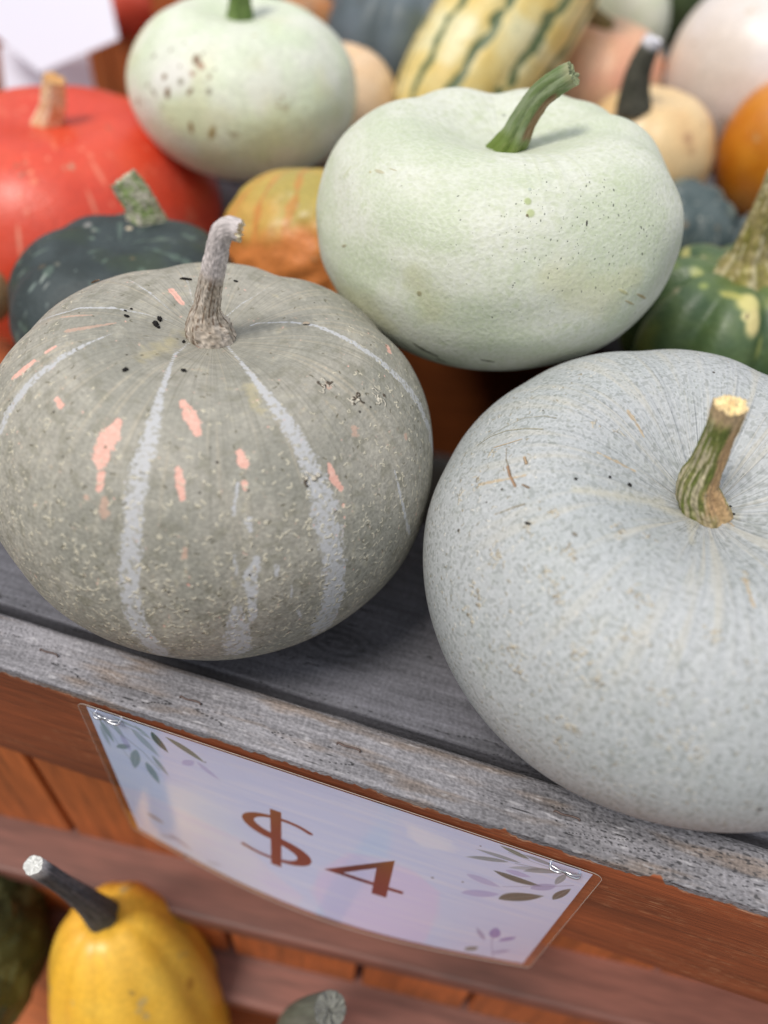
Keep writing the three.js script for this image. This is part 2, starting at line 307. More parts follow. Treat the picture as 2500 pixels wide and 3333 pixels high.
const frontTex = (() => {
  const W = 2048, H = 600, c = new Uint8Array(W * H * 4), b = new Uint8Array(W * H * 4);
  for (let j = 0; j < H; j++) for (let i = 0; i < W; i++) {
    const x = i / W * FB - 0.42, s = (j + 0.5) / H * FBV, k = (j * W + i) * 4;        // s = 0.05..0.0845 is the top edge
    const [v, bl, g1, crack, pit, saw] = woodGrey(x, s, 0);
    let q = mixc([v * 0.95, v * 0.935, v * 0.965], [v * 0.92, v * 0.81, v * 0.73], 0.7 * sst(0.0, 0.4, fbm(x * 18, s * 120, 60, 3))), h = 0.5 + 0.16 * g1 + 0.18 * pit - 0.4 * crack + 0.05 * saw;
    // black specks of mould where the edge is dampest, at the right
    const md = ns(x * 300, s * 760, 3), mw = sst(0.0, 0.12, x) * sst(0.042, 0.056, s) * sst(0.45, 0.6, 1 - Math.abs(s - 0.064) * 18);
    q = mixc(q, [0.15, 0.15, 0.16], 0.6 * mw * sst(0.24, 0.4, md + 0.15 * bl)); q = mixc(q, [0.80, 0.79, 0.80], 0.5 * sst(0.25, 0.5, fbm(x * 90, s * 500, 12, 2)));
    // the red-brown stain starts at a ragged line just round the front edge
    const rag = 0.0012 * fbm(x * 120, 1, 3, 3) + 0.0011 * ns(x * 420, 4, 2) + 0.0062 * sst(-0.03, 0.08, x) * sst(0.04, 0.32, fbm(x * 42, 7, 1, 3)) + 0.0016 * sst(0.1, 0.4, ns(x * 160, 3, 8));
    const edge = 0.0855 - rag + 0.0012 * sst(-0.05, -0.2, x), st = sst(-0.0006, 0.0006, s - edge);
    const gr = fbm(x * 7, s * 190, 41, 3), fi = fbm(x * 45, s * 1500, 17, 2), bb = fbm(x * 5, s * 14, 9, 2), fl = sst(0.22, 0.4, ns(x * 110, s * 1400, 77)) * sst(-0.02, 0.15, fbm(x * 16, s * 40, 5, 2));
    let r = 0.80 + 0.22 * gr + 0.20 * fi + 0.22 * bb, w = [0.66 * r, 0.35 * r, 0.195 * r];
    w = mixc(w, [0.74, 0.56, 0.42], 0.5 * fl);
    const wear = sst(0.5, 0.9, 1 - Math.abs(s - edge - 0.001) / 0.0022) * sst(0.02, 0.25, fbm(x * 60, 2, 9, 3)); w = mixc(w, [0.80, 0.64, 0.54], 0.75 * wear);
    q = mixc(q, w, st); h = mix(h, 0.5 + 0.14 * fi + 0.08 * gr, st);
    c[k] = S8(q[0]); c[k + 1] = S8(q[1]); c[k + 2] = S8(q[2]); c[k + 3] = 255; b[k] = b[k + 1] = b[k + 2] = S8(h); b[k + 3] = 255;
  }
  return [dataTex(W, H, c, true, THREE.MirroredRepeatWrapping), dataTex(W, H, b, false, THREE.MirroredRepeatWrapping)];
})();
const shelfTex = (() => {
  const W = 1536, H = 512, c = new Uint8Array(W * H * 4), b = new Uint8Array(W * H * 4);
  for (let j = 0; j < H; j++) for (let i = 0; i < W; i++) {
    const x = i / W * 0.8, y = j / H * 0.3, k = (j * W + i) * 4, kx = x - 0.335, ky = y - 0.04, kd = Math.hypot(kx * 0.8, ky * 1.6), knot = sst(0.035, 0.008, kd);
    const [v, bl, g1, crack, pit] = woodGrey(x, y + 0.012 * Math.sin(9 * kd * 30) * knot * 0.12, 50);
    const rg = 0.12 * Math.sin(kd * 900) * knot, m = v * 0.76 * (1 - 0.25 * knot) + rg * 0.3;
    c[k] = S8(m * 0.93); c[k + 1] = S8(m * 0.925); c[k + 2] = S8(m * 0.985); c[k + 3] = 255; b[k] = b[k + 1] = b[k + 2] = S8(0.5 + 0.25 * g1 + 0.12 * pit - 0.4 * crack); b[k + 3] = 255;
  }
  return [dataTex(W, H, c, true, THREE.MirroredRepeatWrapping), dataTex(W, H, b, false, THREE.MirroredRepeatWrapping)];
})();
function brownTex(R, G, B, o) {
  const W = 1024, H = 256, c = new Uint8Array(W * H * 4);
  for (let j = 0; j < H; j++) for (let i = 0; i < W; i++) {
    const x = i / W * 0.6, y = j / H * 0.15, k = (j * W + i) * 4, r = 0.85 + 0.25 * fbm(x * 8, y * 120, o, 3) + 0.16 * fbm(x * 40, y * 900, o + 3, 2) + 0.2 * fbm(x * 8, y * 16, o + 9, 2);
    c[k] = S8(R * r); c[k + 1] = S8(G * r); c[k + 2] = S8(B * r); c[k + 3] = 255;
  }
  return dataTex(W, H, c, true, THREE.MirroredRepeatWrapping);
}
const matFront = new THREE.MeshStandardMaterial({ map: frontTex[0], bumpMap: frontTex[1], bumpScale: 0.0022, roughness: 0.72 });
const matShelf = new THREE.MeshStandardMaterial({ map: shelfTex[0], bumpMap: shelfTex[1], bumpScale: 0.002, roughness: 0.7 });
const matSlat = new THREE.MeshStandardMaterial({ map: brownTex(0.78, 0.43, 0.22, 2), roughness: 0.62 });
const matRail = new THREE.MeshStandardMaterial({ map: brownTex(0.55, 0.36, 0.31, 14), roughness: 0.48 });
const matStaple = new THREE.MeshStandardMaterial({ color: 0xcfd0d4, metalness: 1, roughness: 0.28 });
const matRust = new THREE.MeshStandardMaterial({ color: 0x6e5d57, metalness: 0.4, roughness: 0.6 });

// a plank with eased edges whose uv is in metres along and across the grain
function plank(lx, ly, lz, su, sv, r = 0.003, along = 'x') {
  const hy = ly / 2, hz = lz / 2;
  const ring = []; const add = (cy, cz, s, e) => { for (let i = 0; i <= 3; i++) { const a = s + (e - s) * i / 3; ring.push([cy + r * Math.sin(a), cz + r * Math.cos(a)]); } };
  add(hy - r, hz - r, 0, Math.PI / 2); add(hy - r, -hz + r, Math.PI / 2, Math.PI); add(-hy + r, -hz + r, Math.PI, 1.5 * Math.PI); add(-hy + r, hz - r, 1.5 * Math.PI, 2 * Math.PI);
  ring.push(ring[0]);
  const arc = [0]; for (let i = 1; i < ring.length; i++) arc.push(arc[i - 1] + Math.hypot(ring[i][0] - ring[i - 1][0], ring[i][1] - ring[i - 1][1]));
  const pos = [], uv = [], idx = [], n = ring.length;
  for (const x of [-lx / 2, lx / 2]) for (let i = 0; i < n; i++) { pos.push(x, ring[i][0], ring[i][1]); uv.push((x + lx / 2 + su) , arc[i] + sv); }
  for (let i = 0; i < n - 1; i++) idx.push(i, n + i, i + 1, i + 1, n + i, n + i + 1);
  for (const [x, s] of [[-lx / 2, -1], [lx / 2, 1]]) { const c0 = pos.length / 3; pos.push(x, 0, 0); uv.push(su, sv); for (let i = 0; i < n; i++) { pos.push(x, ring[i][0], ring[i][1]); uv.push(su + ring[i][0], sv + ring[i][1]); } for (let i = 1; i < n; i++) s > 0 ? idx.push(c0, c0 + i + 1, c0 + i) : idx.push(c0, c0 + i, c0 + i + 1); }
  const g = new THREE.BufferGeometry();
  g.setAttribute('position', new THREE.Float32BufferAttribute(pos, 3)); g.setAttribute('uv', new THREE.Float32BufferAttribute(uv, 2)); g.setIndex(idx);
  if (along === 'y') g.rotateZ(Math.PI / 2);
  g.computeVertexNormals(); return g;
}
const scaleUV = (g, a, b) => { const u = g.attributes.uv; for (let i = 0; i < u.count; i++) u.setXY(i, u.getX(i) / a, u.getY(i) / b); return g; };

// ground, far below and behind
{
  const W = 256, c = new Uint8Array(W * W * 4); for (let j = 0; j < W; j++) for (let i = 0; i < W; i++) { const v = 0.27 + 0.09 * ns(i * 0.7, j * 0.7, 2) + 0.05 * fbm(i * 0.04, j * 0.04, 1, 3), k = (j * W + i) * 4; c[k] = S8(v); c[k + 1] = S8(v * 0.97); c[k + 2] = S8(v * 0.92); c[k + 3] = 255; }
  const t = dataTex(W, W, c, true, THREE.RepeatWrapping); t.repeat.set(120, 120);
  const g = new THREE.Mesh(new THREE.PlaneGeometry(120, 120), new THREE.MeshStandardMaterial({ map: t, roughness: 0.95 }));
  g.rotation.x = -Math.PI / 2; g.position.set(0, -0.95, 0); g.name = 'ground'; g.receiveShadow = true;
  g.userData = { kind: 'structure', label: 'dark grey tarmac ground below the stand', category: 'ground' }; scene.add(g);
}
let f1, f2, f3;
const FLOOR = -0.012;
const X0 = -0.41, X1 = 0.95;
const stand = thing('display_tray', 'weathered grey wooden tray with a red-brown front board holding the pumpkins', 'display tray', [0, -0.03, 0]);
{
  // front board: profile walked from the inside face over the worn top edge and down the stained front
  const R1 = 0.007, R2 = 0.002, T = 0.033, Hb = 0.128, pr = [];
  pr.push([-T, -0.05]); pr.push([-T, -0.03]);
  for (let i = 0; i <= 6; i++) { const a = i / 6 * Math.PI / 2; pr.push([-T + R1 - R1 * Math.cos(a), -R1 + R1 * Math.sin(a)]); }
  for (let i = 1; i < 12; i++) pr.push([mix(-T + R1, -R2, i / 12), 0]);
  for (let i = 0; i <= 4; i++) { const a = i / 4 * Math.PI / 2; pr.push([-R2 + R2 * Math.sin(a), -R2 + R2 * Math.cos(a)]); }
  for (let i = 1; i <= 14; i++) pr.push([0, mix(-R2, -Hb + R2, i / 14)]);
  pr.push([-R2, -Hb]); pr.push([-T, -Hb]); pr.push([-T, -0.05]);
  const arc = [0]; for (let i = 1; i < pr.length; i++) arc.push(arc[i - 1] + Math.hypot(pr[i][0] - pr[i - 1][0], pr[i][1] - pr[i - 1][1]));
  const NX = 520, N = pr.length, pos = [], uv = [], idx = [];
  for (let i = 0; i <= NX; i++) { const x = mix(X0, X1, i / NX);
    for (let j = 0; j < N; j++) { let [z, y] = pr[j];
      const top = sst(-0.02, -0.002, y), w = 0.0009 * fbm(x * 14, z * 60, 3, 3) + 0.0004 * ns(x * 130, z * 260, 5);
      y += top * (w + 0.0016 * fbm(x * 6, z * 20, 11, 2)); z += (z < -0.02 ? 1 : 0.5) * top * 0.0016 * fbm(x * 18, y * 30 + z * 40, 6, 3);
      pos.push(x, y + 0.03, z); uv.push((x + 0.42) / FB, arc[j] / FBV); } }
  for (let i = 0; i < NX; i++) for (let j = 0; j < N - 1; j++) { const a = i * N + j, b = a + 1, c = a + N, d = c + 1; idx.push(a, b, c, b, d, c); }
  const g = new THREE.BufferGeometry(); g.setAttribute('position', new THREE.Float32BufferAttribute(pos, 3)); g.setAttribute('uv', new THREE.Float32BufferAttribute(uv, 2)); g.setIndex(idx); g.computeVertexNormals();
  const fb = part('front_board', g, matFront, stand); fb.userData.label = 'red-brown stained board with a worn grey top edge';
  // floor planks, grain along the front
  let z = -0.0405; srand(5);
  for (let i = 0; i < 9; i++) {                                  // two rows split by an opening, added so the gap above looks dark
    const w = i ? 0.14 : 0.155;
    for (const [a, b] of i === 1 || i === 2 ? [[X0, -0.165], [0.075, X1]] : [[X0, X1]]) {
      const pl = scaleUV(plank(b - a, 0.02, w - 0.004, i ? rr(0, 0.8) : 0.0, i ? rr(0, 0.3) : 0.0, 0.002), 0.8, 0.3);
      const m = part('shelf_plank', pl, matShelf, stand); m.position.set((a + b) / 2, FLOOR - 0.01 + 0.03 + (i % 2 ? -0.0008 : 0), z - w / 2);
    }
    z -= w;
  }
  for (const x of [X0 + 0.008, X1 - 0.008]) { const m = part('added_side_board', scaleUV(plank(1.2, 0.1, 0.014, 0, 0), 0.6, 0.15), matSlat, stand); m.rotation.y = Math.PI / 2; m.position.set(x, 0.03 - 0.082, -0.6345); m.scale.set(1, 0.95, 1); }  // unseen sides, added to close the box and keep its inside dark
  const bk = part('added_back_board', scaleUV(plank(X1 - X0 - 0.04, 0.12, 0.016, 0, 0), 0.6, 0.15), matSlat, stand); bk.position.set((X0 + X1) / 2, 0.03 - 0.06, -1.25);  // unseen back, added to shut light out below the opening
  // bearers below the floor
  for (const x of [-0.36, 0.3, 0.9]) { const m = part('bearer', scaleUV(plank(1.15, 0.036, 0.04, 0, 0), 0.6, 0.15), matSlat, stand); m.rotation.y = Math.PI / 2; m.position.set(x, -0.111, -0.63); }
  // old staples left in the top edge
  const stp = (px, py, len, mat) => { const p = atY(px, py, 0.0006), c = new THREE.CatmullRomCurve3([V3(-len / 2, -0.002, 0.0008), V3(-len / 2, 0.0006, 0), V3(-len * 0.2, 0.0012, 0.0006), V3(len * 0.25, 0.0006, -0.0004), V3(len / 2, 0.0014, 0.0002), V3(len / 2, -0.002, 0)]); const m = part('staple', new THREE.TubeGeometry(c, 20, 0.0005, 6), mat, stand); m.position.set(p.x, p.y + 0.03, p.z); m.rotation.y = -0.05; };
  stp(1135, 2432, 0.0125, matRust); stp(1845, 2655, 0.0125, matRust); stp(620, 2280, 0.012, matRust); stp(160, 2125, 0.011, matRust);
}
// the slatted stand under the tray, turned a little against it
const RA = 5.2 * Math.PI / 180;
const low = thing('slatted_stand', 'red-brown slatted wooden stand with projecting rails below the tray', 'stand', [-0.05, -0.95, -0.025]);
low.rotation.y = RA;
{
  const gx = [-0.225, -0.125, -0.027, 0.068, 0.163, 0.258, 0.353];       // gaps between the slats, in the stand's own x
  const edges = [-0.36, ...gx, 0.46, 0.56, 0.66, 0.76, 0.86]; srand(9);
  for (let i = 0; i < edges.length - 1; i++) {
    const w = edges[i + 1] - edges[i] - 0.006, g = scaleUV(plank(0.20, 0.018, w, rr(0, 0.5), rr(0, 0.1), 0.002), 0.6, 0.15);
    g.rotateX(Math.PI / 2); g.rotateZ(Math.PI / 2);
    const m = part('slat', g, matSlat, low); m.position.set((edges[i] + edges[i + 1]) / 2, 0.95 - 0.20, -0.009);
  }
  const bk = part('backing_board', scaleUV(plank(1.2, 0.80, 0.012, 0, 0), 0.6, 0.15), matSlat, low); bk.position.set(0.255, 0.42, -0.026);
  const rail = (y, z, dy, dz, mat, sv) => { const m = part('rail', scaleUV(plank(1.25, dy, dz, 0.1, sv, 0.004), 0.6, 0.15), mat, low); m.position.set(0.25, y, z); };
  rail(0.95 - 0.30, 0.016, 0.022, 0.05, matRail, 0.02);
  const e2 = [-0.36, -0.21, -0.085, 0.03, 0.125, 0.24, 0.36, 0.5, 0.64, 0.86];
  for (let i = 0; i < e2.length - 1; i++) {
    const w = e2[i + 1] - e2[i] - 0.007, g = scaleUV(plank(0.085, 0.016, w, rr(0, 0.5), rr(0, 0.1), 0.002), 0.6, 0.15);
    g.rotateX(Math.PI / 2); g.rotateZ(Math.PI / 2);
    const m = part('slat', g, matSlat, low); m.position.set((e2[i] + e2[i + 1]) / 2, 0.95 - 0.355, 0.028);
  }
  rail(0.95 - 0.41, 0.045, 0.022, 0.055, matRail, 0.07);
  for (const x of [-0.352, 0.862]) { const m = part('added_side_panel', scaleUV(plank(1.18, 0.80, 0.014, 0, 0), 0.6, 0.15), matSlat, low); m.rotation.y = Math.PI / 2; m.position.set(x, 0.42, -0.63); }  // unseen panels, added to keep light out from under the tray
  const bp = part('added_back_panel', scaleUV(plank(1.2, 0.80, 0.014, 0, 0), 0.6, 0.15), matSlat, low); bp.position.set(0.255, 0.42, -1.235);  // added too, so the hollow seen through the planks stays dark
  for (const x of [-0.3, 0.8]) for (const z of [-0.07, -1.16]) { const m = part('leg', scaleUV(plank(0.93, 0.06, 0.06, 0, 0), 0.6, 0.15), matSlat, low); m.rotation.z = Math.PI / 2; m.position.set(x, 0.465, z); }
}

// ================================================================ the laminated price sign
{
  const Wm = 0.279, Hm = 0.175;
  const surf = (s, t, off = 0) => { const tt = Math.max(t, 0), b = Math.sin(Math.PI * clamp(s)); return V3(-0.19 + Wm * s, -0.008 - 0.006 * s - Hm * t, 0.003 + 0.0135 * Math.pow(tt, 1.5) * b + 0.0022 * tt + off); };
  const cw = 1536, ch = Math.round(cw * Hm / Wm), cv = document.createElement('canvas'); cv.width = cw; cv.height = ch; const c = cv.getContext('2d');
  c.fillStyle = '#cfdcfa'; c.fillRect(0, 0, cw, ch); srand(77);
  // sky streaks and pink reflections in the laminate, painted onto the paper
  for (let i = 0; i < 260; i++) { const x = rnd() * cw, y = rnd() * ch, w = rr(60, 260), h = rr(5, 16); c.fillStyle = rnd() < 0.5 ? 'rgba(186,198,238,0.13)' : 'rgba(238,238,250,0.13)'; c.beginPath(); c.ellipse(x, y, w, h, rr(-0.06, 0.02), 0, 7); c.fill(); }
  const reflPatch = (col, pts) => { for (let k = 0; k < 7; k++) { c.fillStyle = col; c.beginPath(); pts.forEach(([s, t], i) => { const x = (s + rr(-0.012, 0.012)) * cw, y = (t + rr(-0.02, 0.02)) * ch; i ? c.lineTo(x, y) : c.moveTo(x, y); }); c.closePath(); c.fill(); } };
  reflPatch('rgba(236,216,230,0.06)', [[0.0, 0.6], [0.07, 0.55], [0.18, 0.58], [0.31, 0.62], [0.38, 0.78], [0.46, 0.9], [0.44, 1.0], [0, 1]]);
  reflPatch('rgba(230,212,234,0.06)', [[0.5, 0.62], [0.55, 0.42], [0.62, 0.38], [0.7, 0.4], [0.75, 0.5], [0.77, 0.7], [0.76, 1], [0.52, 1], [0.48, 0.8]]);
  reflPatch('rgba(240,240,250,0.10)', [[0.66, 0.08], [0.74, 0.1], [0.76, 0.16], [0.7, 0.2], [0.67, 0.16]]);
  // leaves
  const leaf = (a, b, wd, col, curve = 0) => {
    const x1 = a[0] * cw, y1 = a[1] * ch, x2 = b[0] * cw, y2 = b[1] * ch, dx = x2 - x1, dy = y2 - y1, L = Math.hypot(dx, dy), nx = -dy / L, ny = dx / L, cut = col.split(','), al = parseFloat(cut[3]), base = cut.slice(0, 3).join(',');
    for (let k = 0; k < 6; k++) {
      const w = wd * cw * 1.45 * rr(0.72, 1.08), q = rr(0.86, 1.02), o = curve * w, X = (f, g) => [x1 + dx * f * q + nx * g, y1 + dy * f * q + ny * g];
      c.fillStyle = base + ',' + (al * rr(0.3, 0.6)).toFixed(3) + ')'; c.beginPath(); c.moveTo(x1, y1);
      c.bezierCurveTo(...X(0.3, w + o), ...X(0.75, w * 0.8 + o), ...X(1, 0)); c.bezierCurveTo(...X(0.75, -w * 0.6 + o), ...X(0.3, -w + o), x1, y1); c.fill();
    }
    c.strokeStyle = 'rgba(226,232,248,0.28)'; c.lineWidth = 2; c.beginPath(); c.moveTo(x1, y1); c.quadraticCurveTo(x1 + dx * 0.5 + nx * curve * wd * cw, y1 + dy * 0.5 + ny * curve * wd * cw, x2, y2); c.stroke();
  };
  const twig = (pts, w, col) => { c.strokeStyle = col; c.lineWidth = w; c.beginPath(); pts.forEach(([s, t], i) => (i ? c.lineTo(s * cw, t * ch) : c.moveTo(s * cw, t * ch))); c.stroke(); };
  const G = 'rgba(96,124,124,0.34)', GL = 'rgba(120,146,150,0.26)', LV = 'rgba(150,150,205,0.22)', DG = 'rgba(44,80,70,0.6)', OL = 'rgba(84,112,96,0.5)';
  twig([[0.005, 0.02], [0.05, 0.1], [0.1, 0.2], [0.13, 0.3]], 4, 'rgba(110,130,140,0.6)'); twig([[0.02, 0.03], [0.1, 0.06], [0.16, 0.1]], 4, 'rgba(110,130,140,0.5)'); twig([[0.03, 0.06], [0.04, 0.18], [0.06, 0.3]], 3, 'rgba(110,130,140,0.5)');
  leaf([0.137, 0.025], [0.165, 0.15], 0.011, DG, 0.3); leaf([0.165, 0.03], [0.245, 0.125], 0.011, OL, -0.3); leaf([0.19, 0.19], [0.22, 0.13], 0.012, LV); leaf([0.225, 0.13], [0.275, 0.215], 0.009, LV, 0.3);
  leaf([0.085, 0.2], [0.062, 0.37], 0.013, G); leaf([0.1, 0.27], [0.118, 0.42], 0.012, G); leaf([0.035, 0.24], [0.075, 0.18], 0.01, G); leaf([0.09, 0.05], [0.14, 0.2], 0.011, GL); leaf([0.12, 0.2], [0.15, 0.33], 0.008, G); leaf([0.02, 0.06], [0.035, 0.22], 0.007, G); leaf([0.05, 0.05], [0.065, 0.16], 0.008, GL); leaf([0.1, 0.02], [0.13, 0.08], 0.007, GL); leaf([0.05, 0.01], [0.12, 0.045], 0.006, GL); leaf([0.015, 0.1], [0.02, 0.26], 0.006, GL); leaf([0.06, 0.12], [0.07, 0.24], 0.009, LV);
  twig([[0.975, 0.03], [0.93, 0.07], [0.87, 0.1]], 4, 'rgba(110,135,130,0.6)'); twig([[0.985, 0.12], [0.94, 0.2], [0.87, 0.3]], 4, 'rgba(130,135,170,0.5)'); twig([[0.975, 0.05], [0.9, 0.05], [0.85, 0.04]], 3, 'rgba(110,135,130,0.5)');
  leaf([0.86, 0.105], [0.78, 0.17], 0.009, G, 0.2); leaf([0.88, 0.085], [0.79, 0.09], 0.008, G); leaf([0.89, 0.04], [0.83, 0.012], 0.008, OL); leaf([0.935, 0.03], [0.87, 0.02], 0.008, G); leaf([0.92, 0.075], [0.86, 0.15], 0.008, GL); leaf([0.95, 0.06], [0.89, 0.14], 0.011, G, 0.4); leaf([0.96, 0.06], [0.955, 0.16], 0.008, G);
  leaf([0.84, 0.2], [0.94, 0.2], 0.013, DG, 0.5); leaf([0.875, 0.41], [0.95, 0.27], 0.02, DG, -0.2); leaf([0.968, 0.28], [0.985, 0.14], 0.009, DG, -0.2); leaf([0.86, 0.17], [0.91, 0.16], 0.013, LV); leaf([0.795, 0.29], [0.87, 0.31], 0.016, LV); leaf([0.8, 0.45], [0.875, 0.36], 0.018, LV); leaf([0.92, 0.25], [0.96, 0.15], 0.016, 'rgba(140,150,195,0.3)');
  leaf([0.905, 0.78], [0.9, 0.66], 0.013, 'rgba(120,120,190,0.5)'); leaf([0.92, 0.8], [0.95, 0.7], 0.01, 'rgba(120,120,190,0.4)'); leaf([0.89, 0.82], [0.86, 0.71], 0.008, 'rgba(130,135,180,0.35)'); leaf([0.86, 0.97], [0.885, 0.9], 0.012, 'rgba(70,105,95,0.5)'); twig([[0.93, 1], [0.91, 0.85], [0.9, 0.74]], 4, 'rgba(130,135,180,0.5)'); leaf([0.92, 0.95], [0.955, 0.86], 0.009, 'rgba(130,140,190,0.35)');
  leaf([0.05, 0.75], [0.1, 0.78], 0.012, 'rgba(150,110,80,0.3)'); leaf([0.1, 0.86], [0.17, 0.92], 0.012, 'rgba(150,130,150,0.25)'); leaf([0.07, 0.93], [0.13, 0.87], 0.01, 'rgba(130,130,160,0.2)'); leaf([0.2, 0.96], [0.25, 0.92], 0.009, 'rgba(150,150,170,0.2)');
  for (const [s, t, r] of [[0.735, 0.4, 5], [0.795, 0.36, 4], [0.245, 0.115, 3], [0.8, 0.06, 3]]) { c.fillStyle = 'rgba(90,95,100,0.6)'; c.beginPath(); c.ellipse(s * cw, t * ch, r, r * 1.4, 0, 0, 7); c.fill(); }
  // the price, in bronze ink that runs from gold to dark red
  const ink = c.createLinearGradient(0, 0.3 * ch, 0.2 * cw, 0.72 * ch); ink.addColorStop(0, '#86642a'); ink.addColorStop(0.55, '#84582f'); ink.addColorStop(1, '#7c3a34');
  const ink4 = c.createLinearGradient(0, 0.36 * ch, 0, 0.68 * ch); ink4.addColorStop(0, '#7e5029'); ink4.addColorStop(0.5, '#783a32'); ink4.addColorStop(1, '#742c38');
  const P = (pts, fill) => { c.fillStyle = fill; c.beginPath(); pts.forEach(([s, t], i) => (i ? c.lineTo(s * cw, t * ch) : c.moveTo(s * cw, t * ch))); c.closePath(); c.fill(); };
  P([[0.379, 0.29], [0.404, 0.29], [0.404, 0.715], [0.379, 0.715]], ink);
  const sp = new THREE.CatmullRomCurve3([[0.468, 0.372], [0.44, 0.35], [0.4, 0.343], [0.36, 0.358], [0.332, 0.395], [0.329, 0.436], [0.35, 0.474], [0.392, 0.502], [0.432, 0.53], [0.455, 0.565], [0.455, 0.61], [0.43, 0.648], [0.392, 0.663], [0.35, 0.662], [0.312, 0.642]].map(([a, b]) => V3(a, b, 0)));
  c.fillStyle = ink; for (let i = 0; i <= 500; i++) { const t = i / 500, p = sp.getPointAt(t), w = cw * (0.0068 + 0.0150 * Math.pow(Math.sin(Math.PI * clamp((t - 0.12) / 0.8)), 2) * (0.55 + 0.45 * Math.abs(Math.cos((t - 0.31) * Math.PI / 0.4)))); c.beginPath(); c.ellipse(p.x * cw, p.y * ch, w, w * 0.9, 0, 0, 7); c.fill(); }
  c.fillStyle = ink4; c.beginPath();
  const mv = (pts) => pts.forEach(([s, t], i) => (i ? c.lineTo(s * cw, t * ch) : c.moveTo(s * cw, t * ch)));
  mv([[0.505, 0.605], [0.652, 0.362], [0.652, 0.58], [0.685, 0.58], [0.685, 0.605], [0.652, 0.605], [0.652, 0.672], [0.618, 0.672], [0.618, 0.605]]); c.closePath();
  mv([[0.549, 0.58], [0.618, 0.58], [0.618, 0.462]]); c.closePath(); c.fill('evenodd');
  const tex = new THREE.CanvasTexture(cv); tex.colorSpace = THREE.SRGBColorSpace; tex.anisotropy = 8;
  const base = V3(-0.05, -0.19, 0.006);
  const sign = thing('price_sign', 'laminated pale blue card priced $4 with watercolour leaves, stapled to the front board', 'price sign', base.toArray());
  const rel = (p) => p.sub(base);
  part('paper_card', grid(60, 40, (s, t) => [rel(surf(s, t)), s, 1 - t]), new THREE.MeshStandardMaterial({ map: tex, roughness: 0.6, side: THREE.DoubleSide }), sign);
  const ms = 0.005 / Wm, mt = 0.0045 / Hm, mtop = 0.0035 / Hm, rc = 0.006;
  const film = grid(60, 46, (a, b) => { const t = mix(-mtop, 1 + mt, b), dy = Math.min(b, 1 - b) * (Hm + 0.008), ins = dy < rc ? rc - Math.sqrt(Math.max(0, rc * rc - (rc - dy) ** 2)) : 0, i2 = ins / Wm; return [rel(surf(mix(-ms + i2, 1 + ms - i2, a), t, 0.0005)), a, b]; });
  part('laminate_film', film, new THREE.MeshPhysicalMaterial({ color: 0xffffff, transmission: 1, thickness: 0, roughness: 0.12, ior: 1.5, side: THREE.DoubleSide }), sign);
  const fw = Wm + 0.010, fh = Hm + 0.008, rim = [], side = (x0, y0, x1, y1, n) => { for (let i = 0; i < n; i++) rim.push([mix(x0, x1, i / n), mix(y0, y1, i / n)]); }, bend = (cx, cy, a0) => { for (let i = 0; i < 5; i++) { const a = a0 + i / 5 * Math.PI / 2; rim.push([cx + rc * Math.cos(a), cy + rc * Math.sin(a)]); } };
  side(rc, 0, fw - rc, 0, 60); bend(fw - rc, rc, -Math.PI / 2); side(fw, rc, fw, fh - rc, 40); bend(fw - rc, fh - rc, 0); side(fw - rc, fh, rc, fh, 60); bend(rc, fh - rc, Math.PI / 2); side(0, fh - rc, 0, rc, 40); bend(rc, rc, Math.PI);
  const fp = (x, y) => rel(surf(-ms + x / Wm, -mtop + y / Hm, 0.0006));
  part('film_edge', new THREE.TubeGeometry(new THREE.CatmullRomCurve3(rim.map(([a, b]) => fp(a, b)), true), 420, 0.00017, 5, true), new THREE.MeshPhysicalMaterial({ color: 0xe8e2d8, transmission: 0.55, thickness: 0, roughness: 0.25 }), sign);
  // bright staples through the top corners, pulled a little out of shape
  const wire = (s, t) => { const p = rel(surf(s, t, 0.0012)), L = 0.0072; const cu = new THREE.CatmullRomCurve3([V3(-L, -0.0012, -0.003), V3(-L, -0.0012, 0.0012), V3(-L * 0.5, -0.001, 0.002), V3(-0.0008, 0.0004, 0.0014), V3(0.0008, -0.0008, 0.0016), V3(L * 0.5, -0.0014, 0.002), V3(L, -0.0016, 0.0012), V3(L, -0.0016, -0.003)]); const m = part('staple', new THREE.TubeGeometry(cu, 40, 0.0007, 8), matStaple, sign); m.position.copy(p);
    const cu2 = new THREE.CatmullRomCurve3([V3(-L, 0.001, 0.0005), V3(-L * 0.4, 0.0012, 0.0016), V3(0, 0.0005, 0.0012), V3(L * 0.45, 0.001, 0.0018), V3(L, 0.0006, 0.0005)]); const m2 = part('staple', new THREE.TubeGeometry(cu2, 30, 0.0006, 8), matStaple, sign); m2.position.copy(p); };
  wire(0.045, 0.01); wire(0.953, 0.012);
}

